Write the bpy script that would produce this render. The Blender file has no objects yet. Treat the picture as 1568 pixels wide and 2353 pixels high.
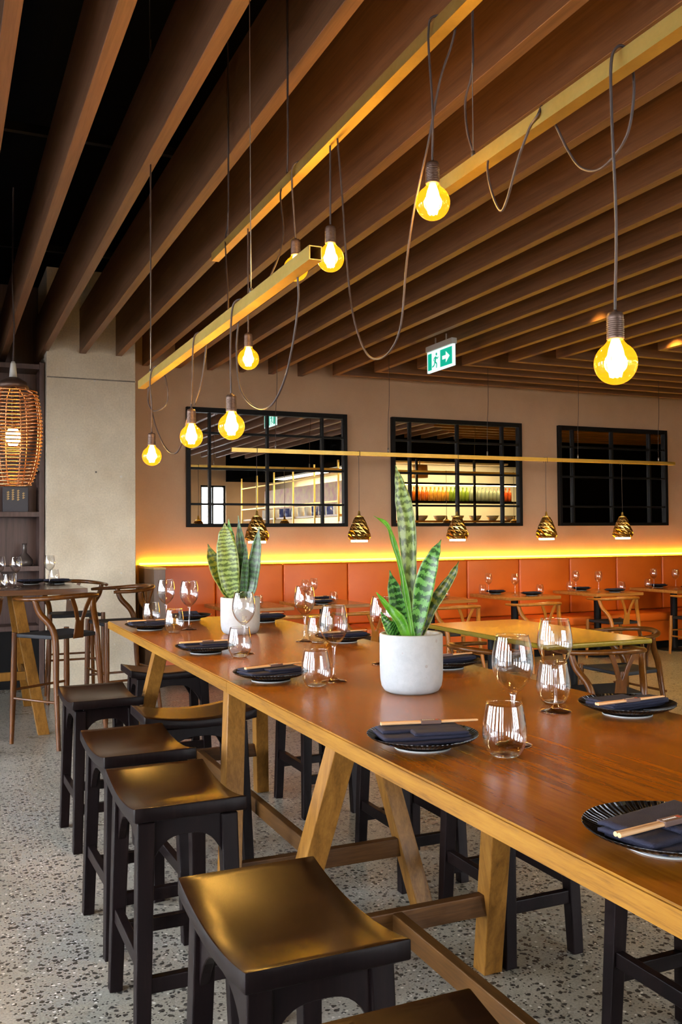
import bpy, bmesh, math, random
from math import sin, cos, pi, radians, sqrt, atan2
from mathutils import Vector, Matrix, noise
random.seed(7)
S = bpy.context.scene
COL = S.collection

# ------------------------------------------------------------------ materials
def node(nt, typ, **kw):
    n = nt.nodes.new(typ)
    for k, v in kw.items():
        if k.startswith('_'):
            setattr(n, k[1:], v)
        else:
            n.inputs[k.replace('__', ' ')].default_value = v
    return n

def rgba(c):
    return (c[0], c[1], c[2], 1.0)

def new_mat(name):
    m = bpy.data.materials.new(name)
    m.use_nodes = True
    nt = m.node_tree
    b = nt.nodes['Principled BSDF']
    return m, nt, b

def plain(name, col, rough=0.5, metal=0.0, coat=0.0, spec=0.5, bump=0.0, bscale=200):
    m, nt, b = new_mat(name)
    b.inputs['Base Color'].default_value = rgba(col)
    b.inputs['Roughness'].default_value = rough
    b.inputs['Metallic'].default_value = metal
    b.inputs['Coat Weight'].default_value = coat
    b.inputs['Specular IOR Level'].default_value = spec
    tc = node(nt, 'ShaderNodeTexCoord')
    ns = node(nt, 'ShaderNodeTexNoise', Scale=bscale, Detail=3.0)
    nt.links.new(tc.outputs['Object'], ns.inputs['Vector'])
    mr = node(nt, 'ShaderNodeMapRange')
    mr.inputs['To Min'].default_value = max(0.0, rough - 0.05)
    mr.inputs['To Max'].default_value = min(1.0, rough + 0.05)
    nt.links.new(ns.outputs['Fac'], mr.inputs['Value'])
    nt.links.new(mr.outputs['Result'], b.inputs['Roughness'])
    if bump:
        bp = node(nt, 'ShaderNodeBump', Strength=bump, Distance=0.002)
        nt.links.new(ns.outputs['Fac'], bp.inputs['Height'])
        nt.links.new(bp.outputs['Normal'], b.inputs['Normal'])
    return m

def ramp(nt, stops):
    r = node(nt, 'ShaderNodeValToRGB')
    e = r.color_ramp.elements
    while len(e) < len(stops):
        e.new(0.5)
    for i, (p, c) in enumerate(stops):
        e[i].position = p
        e[i].color = rgba(c)
    return r

def wood(name, stops, axis='y', rough=0.35, coat=0.0, dens=28.0, stretch=0.045, bump=0.15, rnd=True, spec=0.5, dist=0.6):
    m, nt, b = new_mat(name)
    tc = node(nt, 'ShaderNodeTexCoord')
    vec = tc.outputs['Object']
    if rnd:
        oi = node(nt, 'ShaderNodeObjectInfo')
        mu = node(nt, 'ShaderNodeMath', _operation='MULTIPLY')
        mu.inputs[1].default_value = 17.0
        nt.links.new(oi.outputs['Random'], mu.inputs[0])
        ad = node(nt, 'ShaderNodeVectorMath', _operation='ADD')
        nt.links.new(vec, ad.inputs[0])
        nt.links.new(mu.outputs[0], ad.inputs[1])
        vec = ad.outputs[0]
    mp = node(nt, 'ShaderNodeMapping')
    sc = [1.0, 1.0, 1.0]
    sc['xyz'.index(axis)] = stretch
    mp.inputs['Scale'].default_value = sc
    nt.links.new(vec, mp.inputs['Vector'])
    n1 = node(nt, 'ShaderNodeTexNoise', Scale=dens, Detail=8.0, Roughness=0.65, Distortion=dist)
    nt.links.new(mp.outputs[0], n1.inputs['Vector'])
    n2 = node(nt, 'ShaderNodeTexNoise', Scale=dens * 5.5, Detail=4.0, Roughness=0.7)
    nt.links.new(mp.outputs[0], n2.inputs['Vector'])
    mx = node(nt, 'ShaderNodeMath', _operation='MULTIPLY_ADD')
    mx.inputs[1].default_value = 0.35
    nt.links.new(n2.outputs['Fac'], mx.inputs[0])
    s2 = node(nt, 'ShaderNodeMath', _operation='MULTIPLY')
    s2.inputs[1].default_value = 0.65
    nt.links.new(n1.outputs['Fac'], s2.inputs[0])
    nt.links.new(s2.outputs[0], mx.inputs[2])
    r = ramp(nt, stops)
    nt.links.new(mx.outputs[0], r.inputs['Fac'])
    nt.links.new(r.outputs['Color'], b.inputs['Base Color'])
    b.inputs['Roughness'].default_value = rough
    b.inputs['Specular IOR Level'].default_value = spec
    b.inputs['Coat Weight'].default_value = coat
    b.inputs['Coat Roughness'].default_value = 0.12
    if bump:
        bp = node(nt, 'ShaderNodeBump', Strength=bump, Distance=0.0015)
        nt.links.new(mx.outputs[0], bp.inputs['Height'])
        nt.links.new(bp.outputs['Normal'], b.inputs['Normal'])
    return m

def emit(name, col, strength, sample=True):
    m, nt, b = new_mat(name)
    b.inputs['Base Color'].default_value = (0, 0, 0, 1)
    b.inputs['Emission Color'].default_value = rgba(col)
    b.inputs['Emission Strength'].default_value = strength
    if not sample:
        m.cycles.emission_sampling = 'NONE'
    return m

def thin_glass(name, tint=(1, 1, 1), ior=1.5, em=None, ems=0.0, boost=1.0):
    """single wall of blown glass: mirror-like by Fresnel, otherwise clear"""
    m = bpy.data.materials.new(name)
    m.use_nodes = True
    nt = m.node_tree
    nt.nodes.clear()
    out = node(nt, 'ShaderNodeOutputMaterial')
    fr = node(nt, 'ShaderNodeFresnel', IOR=ior)
    ge = node(nt, 'ShaderNodeNewGeometry')
    io = node(nt, 'ShaderNodeMapRange')      # same reflectance from inside and outside the wall
    io.inputs['To Min'].default_value = ior; io.inputs['To Max'].default_value = 1.0 / ior
    nt.links.new(ge.outputs['Backfacing'], io.inputs['Value'])
    nt.links.new(io.outputs[0], fr.inputs['IOR'])
    tr = node(nt, 'ShaderNodeBsdfTransparent')
    tr.inputs['Color'].default_value = rgba(tint)
    gl = node(nt, 'ShaderNodeBsdfGlossy', Roughness=0.01)
    gl.inputs['Color'].default_value = (1, 1, 1, 1)
    mu = node(nt, 'ShaderNodeMath', _operation='MULTIPLY', _use_clamp=True)
    mu.inputs[1].default_value = boost
    nt.links.new(fr.outputs[0], mu.inputs[0])
    mx = node(nt, 'ShaderNodeMixShader')
    nt.links.new(mu.outputs[0], mx.inputs[0])
    nt.links.new(tr.outputs[0], mx.inputs[1])
    nt.links.new(gl.outputs[0], mx.inputs[2])
    last = mx.outputs[0]
    if em:
        e = node(nt, 'ShaderNodeEmission', Strength=ems)
        e.inputs['Color'].default_value = rgba(em)
        ad = node(nt, 'ShaderNodeAddShader')
        nt.links.new(last, ad.inputs[0])
        nt.links.new(e.outputs[0], ad.inputs[1])
        last = ad.outputs[0]
        m.cycles.emission_sampling = 'NONE'
    nt.links.new(last, out.inputs['Surface'])
    return m

def solid_glass(name):
    m, nt, b = new_mat(name)
    b.inputs['Base Color'].default_value = (1, 1, 1, 1)
    b.inputs['Roughness'].default_value = 0.0
    b.inputs['IOR'].default_value = 1.48
    b.inputs['Transmission Weight'].default_value = 1.0
    return m

def speckled(name, base1, base2, chip, chip2, rough, scale=38.0):
    m, nt, b = new_mat(name)
    tc = node(nt, 'ShaderNodeTexCoord')
    n1 = node(nt, 'ShaderNodeTexNoise', Scale=1.3, Detail=5.0, Roughness=0.6)
    nt.links.new(tc.outputs['Object'], n1.inputs['Vector'])
    r1 = ramp(nt, [(0.3, base1), (0.7, base2)])
    nt.links.new(n1.outputs['Fac'], r1.inputs['Fac'])
    last = r1.outputs['Color']
    n3 = node(nt, 'ShaderNodeTexNoise', Scale=130.0, Detail=3.0)
    nt.links.new(tc.outputs['Object'], n3.inputs['Vector'])
    r3 = ramp(nt, [(0.35, (0.55, 0.55, 0.55)), (0.6, (1.1, 1.1, 1.1))])
    nt.links.new(n3.outputs['Fac'], r3.inputs['Fac'])
    mm = node(nt, 'ShaderNodeMix', _data_type='RGBA', _blend_type='MULTIPLY')
    mm.inputs['Factor'].default_value = 0.55
    nt.links.new(last, mm.inputs['A']); nt.links.new(r3.outputs['Color'], mm.inputs['B'])
    last = mm.outputs['Result']
    for sc, thr, keep, c in ((scale, 0.36, 0.42, chip), (scale * 2.1, 0.34, 0.5, chip), (scale * 1.4, 0.28, 0.8, chip2)):
        # warp the lookup so chips are shards, not discs
        nw = node(nt, 'ShaderNodeTexNoise', Scale=sc * 1.6, Detail=2.0)
        nt.links.new(tc.outputs['Object'], nw.inputs['Vector'])
        va = node(nt, 'ShaderNodeVectorMath', _operation='MULTIPLY_ADD')
        va.inputs[1].default_value = (0.55 / sc,) * 3
        nt.links.new(nw.outputs['Color'], va.inputs[0])
        nt.links.new(tc.outputs['Object'], va.inputs[2])
        v = node(nt, 'ShaderNodeTexVoronoi', Scale=sc)
        nt.links.new(va.outputs[0], v.inputs['Vector'])
        lt = node(nt, 'ShaderNodeMath', _operation='LESS_THAN')
        lt.inputs[1].default_value = thr
        nt.links.new(v.outputs['Distance'], lt.inputs[0])
        sp = node(nt, 'ShaderNodeSeparateColor')
        nt.links.new(v.outputs['Color'], sp.inputs[0])
        gt = node(nt, 'ShaderNodeMath', _operation='GREATER_THAN')
        gt.inputs[1].default_value = keep
        nt.links.new(sp.outputs[0], gt.inputs[0])
        mu = node(nt, 'ShaderNodeMath', _operation='MULTIPLY')
        nt.links.new(lt.outputs[0], mu.inputs[0]); nt.links.new(gt.outputs[0], mu.inputs[1])
        m2 = node(nt, 'ShaderNodeMath', _operation='MULTIPLY')
        m2.inputs[1].default_value = 0.9
        nt.links.new(mu.outputs[0], m2.inputs[0])
        mx = node(nt, 'ShaderNodeMix', _data_type='RGBA')
        nt.links.new(m2.outputs[0], mx.inputs['Factor'])
        nt.links.new(last, mx.inputs['A'])
        mx.inputs['B'].default_value = rgba(c)
        last = mx.outputs['Result']
    nt.links.new(last, b.inputs['Base Color'])
    nr = node(nt, 'ShaderNodeMapRange')
    nr.inputs['To Min'].default_value = rough - 0.06
    nr.inputs['To Max'].default_value = rough + 0.1
    nt.links.new(n1.outputs['Fac'], nr.inputs['Value'])
    nt.links.new(nr.outputs[0], b.inputs['Roughness'])
    return m

def mottled(name, c1, c2, scale=3.0, rough=0.8, pits=None, pit_col=(0.7, 0.66, 0.58), bump=0.2, fine=60.0, amt=0.5):
    m, nt, b = new_mat(name)
    tc = node(nt, 'ShaderNodeTexCoord')
    n1 = node(nt, 'ShaderNodeTexNoise', Scale=scale, Detail=7.0, Roughness=0.62)
    nt.links.new(tc.outputs['Object'], n1.inputs['Vector'])
    n2 = node(nt, 'ShaderNodeTexNoise', Scale=fine, Detail=4.0, Roughness=0.7)
    nt.links.new(tc.outputs['Object'], n2.inputs['Vector'])
    r1 = ramp(nt, [(0.3, c1), (0.7, c2)])
    nt.links.new(n1.outputs['Fac'], r1.inputs['Fac'])
    r2 = ramp(nt, [(0.3, (0.72, 0.72, 0.72)), (0.68, (1.08, 1.08, 1.08))])
    nt.links.new(n2.outputs['Fac'], r2.inputs['Fac'])
    mm = node(nt, 'ShaderNodeMix', _data_type='RGBA', _blend_type='MULTIPLY')
    mm.inputs['Factor'].default_value = amt
    nt.links.new(r1.outputs['Color'], mm.inputs['A']); nt.links.new(r2.outputs['Color'], mm.inputs['B'])
    last = mm.outputs['Result']
    if pits:
        for sc, keep, thr, pc in pits:
            v = node(nt, 'ShaderNodeTexVoronoi', Scale=sc)
            nt.links.new(tc.outputs['Object'], v.inputs['Vector'])
            lt = node(nt, 'ShaderNodeMath', _operation='LESS_THAN'); lt.inputs[1].default_value = thr
            nt.links.new(v.outputs['Distance'], lt.inputs[0])
            sp = node(nt, 'ShaderNodeSeparateColor')
            nt.links.new(v.outputs['Color'], sp.inputs[0])
            gt = node(nt, 'ShaderNodeMath', _operation='GREATER_THAN'); gt.inputs[1].default_value = keep
            nt.links.new(sp.outputs[0], gt.inputs[0])
            mu = node(nt, 'ShaderNodeMath', _operation='MULTIPLY')
            nt.links.new(lt.outputs[0], mu.inputs[0]); nt.links.new(gt.outputs[0], mu.inputs[1])
            mx = node(nt, 'ShaderNodeMix', _data_type='RGBA')
            nt.links.new(mu.outputs[0], mx.inputs['Factor'])
            nt.links.new(last, mx.inputs['A'])
            mx.inputs['B'].default_value = rgba(pc)
            last = mx.outputs['Result']
    nt.links.new(last, b.inputs['Base Color'])
    b.inputs['Roughness'].default_value = rough
    bp = node(nt, 'ShaderNodeBump', Strength=bump, Distance=0.004)
    nt.links.new(n2.outputs['Fac'], bp.inputs['Height'])
    nt.links.new(bp.outputs['Normal'], b.inputs['Normal'])
    return m

def leaf_mat(name, dark, light, edge, freq=75.0, contrast=(0.42, 0.58)):
    m, nt, b = new_mat(name)
    tc = node(nt, 'ShaderNodeTexCoord')
    oi = node(nt, 'ShaderNodeObjectInfo')
    sp = node(nt, 'ShaderNodeSeparateXYZ')
    nt.links.new(tc.outputs['UV'], sp.inputs[0])
    ns = node(nt, 'ShaderNodeTexNoise', Scale=5.0, Detail=5.0, Roughness=0.65)
    mp = node(nt, 'ShaderNodeMapping'); mp.inputs['Scale'].default_value = (1.0, 5.0, 1.0)
    ad = node(nt, 'ShaderNodeVectorMath', _operation='ADD')
    nt.links.new(tc.outputs['UV'], ad.inputs[0]); nt.links.new(oi.outputs['Random'], ad.inputs[1])
    nt.links.new(ad.outputs[0], mp.inputs['Vector'])
    nt.links.new(mp.outputs[0], ns.inputs['Vector'])
    a = node(nt, 'ShaderNodeMath', _operation='MULTIPLY_ADD')
    a.inputs[1].default_value = freq
    nt.links.new(sp.outputs['Y'], a.inputs[0])
    nm = node(nt, 'ShaderNodeMath', _operation='MULTIPLY'); nm.inputs[1].default_value = 11.0
    nt.links.new(ns.outputs['Fac'], nm.inputs[0])
    nt.links.new(nm.outputs[0], a.inputs[2])
    sn = node(nt, 'ShaderNodeMath', _operation='SINE')
    nt.links.new(a.outputs[0], sn.inputs[0])
    mr = node(nt, 'ShaderNodeMapRange')
    mr.inputs['From Min'].default_value = -1.0
    nt.links.new(sn.outputs[0], mr.inputs['Value'])
    r = ramp(nt, [(contrast[0], dark), (contrast[1], light)])
    nt.links.new(mr.outputs[0], r.inputs['Fac'])
    # pale margin
    ed = node(nt, 'ShaderNodeMath', _operation='SUBTRACT'); ed.inputs[1].default_value = 0.5
    nt.links.new(sp.outputs['X'], ed.inputs[0])
    ab = node(nt, 'ShaderNodeMath', _operation='ABSOLUTE'); nt.links.new(ed.outputs[0], ab.inputs[0])
    gt = node(nt, 'ShaderNodeMath', _operation='GREATER_THAN'); gt.inputs[1].default_value = 0.46
    nt.links.new(ab.outputs[0], gt.inputs[0])
    mx = node(nt, 'ShaderNodeMix', _data_type='RGBA')
    nt.links.new(gt.outputs[0], mx.inputs['Factor'])
    nt.links.new(r.outputs['Color'], mx.inputs['A'])
    mx.inputs['B'].default_value = rgba(edge)
    nt.links.new(mx.outputs['Result'], b.inputs['Base Color'])
    b.inputs['Roughness'].default_value = 0.32
    b.inputs['Subsurface Weight'].default_value = 0.0
    return m

MAT = {}
MAT['batten'] = wood('batten_timber', [(0.3, (0.1, 0.045, 0.02)), (0.5, (0.18, 0.084, 0.039)), (0.72, (0.25, 0.125, 0.06))], 'y', rough=0.48, dens=34, stretch=0.03, bump=0.05)
MAT['batten_x'] = wood('batten_timber_cross', [(0.3, (0.1, 0.045, 0.02)), (0.5, (0.18, 0.084, 0.039)), (0.72, (0.25, 0.125, 0.06))], 'x', rough=0.48, dens=34, stretch=0.03, bump=0.05)
MAT['top'] = wood('table_top_timber', [(0.28, (0.115, 0.031, 0.002)), (0.45, (0.235, 0.071, 0.004)), (0.6, (0.31, 0.102, 0.006)), (0.8, (0.38, 0.135, 0.009))], 'y', dist=0.15, rough=0.23, coat=0.1, spec=0.38, dens=20, stretch=0.06, bump=0.0)
MAT['edge'] = wood('table_edge_timber', [(0.32, (0.1, 0.038, 0.004)), (0.5, (0.25, 0.112, 0.011)), (0.7, (0.33, 0.162, 0.02))], 'y', rough=0.4, spec=0.22, coat=0.0, dens=40, stretch=0.06)
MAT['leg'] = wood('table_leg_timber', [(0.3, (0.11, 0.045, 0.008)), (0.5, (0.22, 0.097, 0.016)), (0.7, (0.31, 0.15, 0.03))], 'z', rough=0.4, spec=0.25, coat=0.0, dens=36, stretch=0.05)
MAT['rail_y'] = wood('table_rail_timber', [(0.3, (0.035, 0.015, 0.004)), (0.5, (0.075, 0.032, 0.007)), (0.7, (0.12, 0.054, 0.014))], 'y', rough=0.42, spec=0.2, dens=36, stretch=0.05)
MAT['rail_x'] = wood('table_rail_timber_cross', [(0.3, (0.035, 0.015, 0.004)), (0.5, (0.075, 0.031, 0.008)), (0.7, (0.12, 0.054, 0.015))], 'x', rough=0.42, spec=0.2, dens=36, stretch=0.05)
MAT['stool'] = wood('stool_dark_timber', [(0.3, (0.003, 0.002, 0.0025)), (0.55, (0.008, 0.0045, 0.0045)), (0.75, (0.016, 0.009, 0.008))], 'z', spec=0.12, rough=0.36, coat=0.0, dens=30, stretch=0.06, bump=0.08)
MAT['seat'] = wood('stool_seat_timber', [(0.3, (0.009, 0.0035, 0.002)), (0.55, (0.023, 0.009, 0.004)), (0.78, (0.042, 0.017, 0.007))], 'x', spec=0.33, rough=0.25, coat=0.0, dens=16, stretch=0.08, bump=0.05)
MAT['chair'] = wood('wishbone_walnut', [(0.3, (0.045, 0.013, 0.002)), (0.5, (0.1, 0.032, 0.004)), (0.72, (0.16, 0.058, 0.008))], 'z', spec=0.35, rough=0.28, coat=0.05, dens=26, stretch=0.06, bump=0.04)
MAT['chair_light'] = wood('wishbone_oak', [(0.3, (0.26, 0.085, 0.015)), (0.5, (0.36, 0.135, 0.018)), (0.72, (0.45, 0.19, 0.03))], 'z', spec=0.35, rough=0.3, coat=0.05, dens=26, stretch=0.06, bump=0.04)
MAT['cord_seat'] = plain('woven_black_cord', (0.012, 0.013, 0.017), 0.7, bump=0.5, bscale=260)
MAT['dining'] = wood('dining_top_timber', [(0.3, (0.2, 0.075, 0.015)), (0.5, (0.36, 0.15, 0.03)), (0.72, (0.46, 0.22, 0.055))], 'x', rough=0.25, coat=0.35, dens=22, stretch=0.05, bump=0.03)
MAT['olive'] = wood('pale_oak_top', [(0.3, (0.15, 0.105, 0.008)), (0.5, (0.21, 0.155, 0.012)), (0.72, (0.27, 0.2, 0.02))], 'y', rough=0.24, coat=0.4, dens=22, stretch=0.05, bump=0.03)
MAT['shelf'] = wood('shelf_timber', [(0.3, (0.045, 0.024, 0.02)), (0.5, (0.085, 0.048, 0.04)), (0.72, (0.13, 0.075, 0.06))], 'z', rough=0.45, dens=26, stretch=0.05, bump=0.05)
MAT['panel'] = wood('bench_end_timber', [(0.3, (0.075, 0.035, 0.016)), (0.5, (0.12, 0.06, 0.028)), (0.72, (0.17, 0.09, 0.042))], 'z', rough=0.4, dens=26, stretch=0.05, bump=0.05)
MAT['trim_oak'] = wood('trim_oak', [(0.3, (0.3, 0.16, 0.04)), (0.5, (0.42, 0.24, 0.07)), (0.72, (0.5, 0.3, 0.1))], 'z', rough=0.4, dens=26, stretch=0.05, bump=0.05)
MAT['bamboo'] = wood('chopstick_timber', [(0.3, (0.5, 0.27, 0.12)), (0.5, (0.62, 0.37, 0.18)), (0.72, (0.72, 0.47, 0.25))], 'x', rough=0.5, dens=120, stretch=0.05, bump=0.0)
MAT['wall'] = mottled('tan_plaster', (0.52, 0.335, 0.2), (0.6, 0.395, 0.24), 1.6, 0.75, bump=0.1, amt=0.18)
MAT['dark'] = plain('black_ceiling_paint', (0.004, 0.004, 0.0042), 0.95, spec=0.0)
MAT['concrete'] = mottled('raw_concrete', (0.66, 0.57, 0.42), (0.84, 0.75, 0.58), 2.2, 0.75,
                          pits=[(7.0, 0.78, 0.085, (0.7, 0.66, 0.58)), (16.0, 0.86, 0.1, (0.75, 0.7, 0.62)), (9.0, 0.9, 0.09, (0.12, 0.1, 0.08))], bump=0.25, amt=0.6)
MAT['seam'] = mottled('concrete_pour_line', (0.12, 0.105, 0.085), (0.3, 0.265, 0.21), 14.0, 0.85)
MAT['floor'] = speckled('polished_aggregate_concrete', (0.25, 0.23, 0.18), (0.38, 0.36, 0.31), (0.025, 0.022, 0.02), (0.6, 0.57, 0.5), 0.27)
MAT['pot'] = mottled('pale_cast_concrete', (0.33, 0.365, 0.385), (0.41, 0.445, 0.46), 9.0, 0.7,
                     pits=[(26.0, 0.86, 0.13, (0.3, 0.3, 0.29)), (60.0, 0.9, 0.15, (0.34, 0.33, 0.32))], bump=0.15, amt=0.3)
MAT['soil'] = mottled('potting_soil', (0.012, 0.009, 0.007), (0.04, 0.03, 0.022), 60.0, 0.95)
MAT['brass'] = mottled('brushed_brass', (0.74, 0.5, 0.12), (0.86, 0.64, 0.2), 5.0, 0.4, bump=0.02, amt=0.2)
MAT['brass'].node_tree.nodes['Principled BSDF'].inputs['Metallic'].default_value = 1.0
MAT['facet'] = plain('dark_faceted_brass', (0.62, 0.38, 0.1), 0.27, metal=1.0)
MAT['copper'] = plain('copper_wire', (0.72, 0.36, 0.16), 0.28, metal=1.0)
MAT['cord'] = plain('brown_fabric_flex', (0.05, 0.032, 0.028), 0.55)
MAT['socket'] = plain('bronze_lamp_holder', (0.1, 0.06, 0.043), 0.4, metal=0.5)
MAT['steel'] = plain('steel_wire', (0.5, 0.48, 0.45), 0.35, metal=1.0)
MAT['black_metal'] = plain('black_powder_coat', (0.006, 0.006, 0.0065), 0.5, spec=0.15)
MAT['mirror'] = plain('mirror_silvering', (0.8, 0.8, 0.78), 0.0, metal=1.0)
mb_ = MAT['mirror'].node_tree
for l in list(mb_.links):
    if l.to_socket.name == 'Roughness':
        mb_.links.remove(l)
mb_.nodes['Principled BSDF'].inputs['Roughness'].default_value = 0.0
MAT['leather'] = mottled('rust_orange_leather', (0.66, 0.115, 0.006), (0.74, 0.145, 0.008), 2.0, 0.42, bump=0.12, fine=140.0, amt=0.2)
MAT['napkin'] = plain('navy_linen', (0.0085, 0.01, 0.03), 0.85, bump=0.5, bscale=700)
MAT['band'] = plain('brown_paper_band', (0.12, 0.065, 0.05), 0.6)
MAT['band_red'] = plain('red_seal_print', (0.4, 0.04, 0.02), 0.6)
MAT['white'] = plain('white_print', (0.8, 0.8, 0.78), 0.5)
MAT['foot_ring'] = plain('unglazed_foot', (0.4, 0.43, 0.43), 0.6)
MAT['black_glaze'] = plain('black_glaze', (0.008, 0.008, 0.009), 0.12, coat=0.4)
def ribbed_glaze():
    m, nt, b = new_mat('black_ribbed_glaze')
    b.inputs['Base Color'].default_value = (0.009, 0.008, 0.008, 1)
    b.inputs['Roughness'].default_value = 0.16
    tc = node(nt, 'ShaderNodeTexCoord')
    gr = node(nt, 'ShaderNodeTexGradient', _gradient_type='RADIAL')
    nt.links.new(tc.outputs['Object'], gr.inputs['Vector'])
    mu = node(nt, 'ShaderNodeMath', _operation='MULTIPLY'); mu.inputs[1].default_value = 2 * pi * 72
    nt.links.new(gr.outputs['Fac'], mu.inputs[0])
    sn = node(nt, 'ShaderNodeMath', _operation='SINE'); nt.links.new(mu.outputs[0], sn.inputs[0])
    bp = node(nt, 'ShaderNodeBump', Strength=1.0, Distance=0.006)
    nt.links.new(sn.outputs[0], bp.inputs['Height'])
    nt.links.new(bp.outputs['Normal'], b.inputs['Normal'])
    return m
MAT['ribbed'] = ribbed_glaze()
MAT['bowl'] = thin_glass('wine_glass_wall', (0.97, 0.975, 0.98), 1.5, boost=1.7)
MAT['stem'] = thin_glass('lead_free_crystal', (0.97, 0.97, 0.98), 1.5, boost=3.0)
MAT['pane'] = thin_glass('window_pane', (0.96, 0.98, 0.97), 1.45)
MAT['globe'] = thin_glass('amber_bulb_glass', (1.0, 0.82, 0.42), 1.45, em=(1.0, 0.4, 0.008), ems=0.6)
MAT['filament'] = emit('glowing_filament', (1.0, 0.74, 0.3), 60.0, sample=False)
MAT['lamp_core'] = emit('pendant_lamp_core', (1.0, 0.82, 0.5), 12.0, sample=False)
MAT['led'] = emit('yellow_led_strip', (1.0, 0.52, 0.008), 48.0)
MAT['exit_green'] = emit('exit_sign_green', (0.0, 0.42, 0.27), 0.8, sample=False)
MAT['exit_white'] = emit('exit_sign_white', (0.75, 1.0, 0.93), 0.9, sample=False)
MAT['leafA'] = leaf_mat('banded_leaf', (0.01, 0.065, 0.008), (0.1, 0.29, 0.055), (0.17, 0.28, 0.05))
MAT['leafB'] = leaf_mat('pale_striped_leaf', (0.045, 0.085, 0.01), (0.2, 0.31, 0.085), (0.14, 0.2, 0.04), freq=120, contrast=(0.2, 0.75))
MAT['leafC'] = leaf_mat('fresh_green_leaf', (0.06, 0.27, 0.008), (0.11, 0.38, 0.02), (0.13, 0.36, 0.03), freq=20)
MAT['leafD'] = leaf_mat('yellow_edged_leaf', (0.025, 0.06, 0.006), (0.15, 0.18, 0.016), (0.26, 0.24, 0.02), freq=70, contrast=(0.3, 0.7))
MAT['leafE'] = leaf_mat('deep_green_leaf', (0.006, 0.03, 0.008), (0.03, 0.1, 0.028), (0.06, 0.13, 0.03), freq=80)

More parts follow.
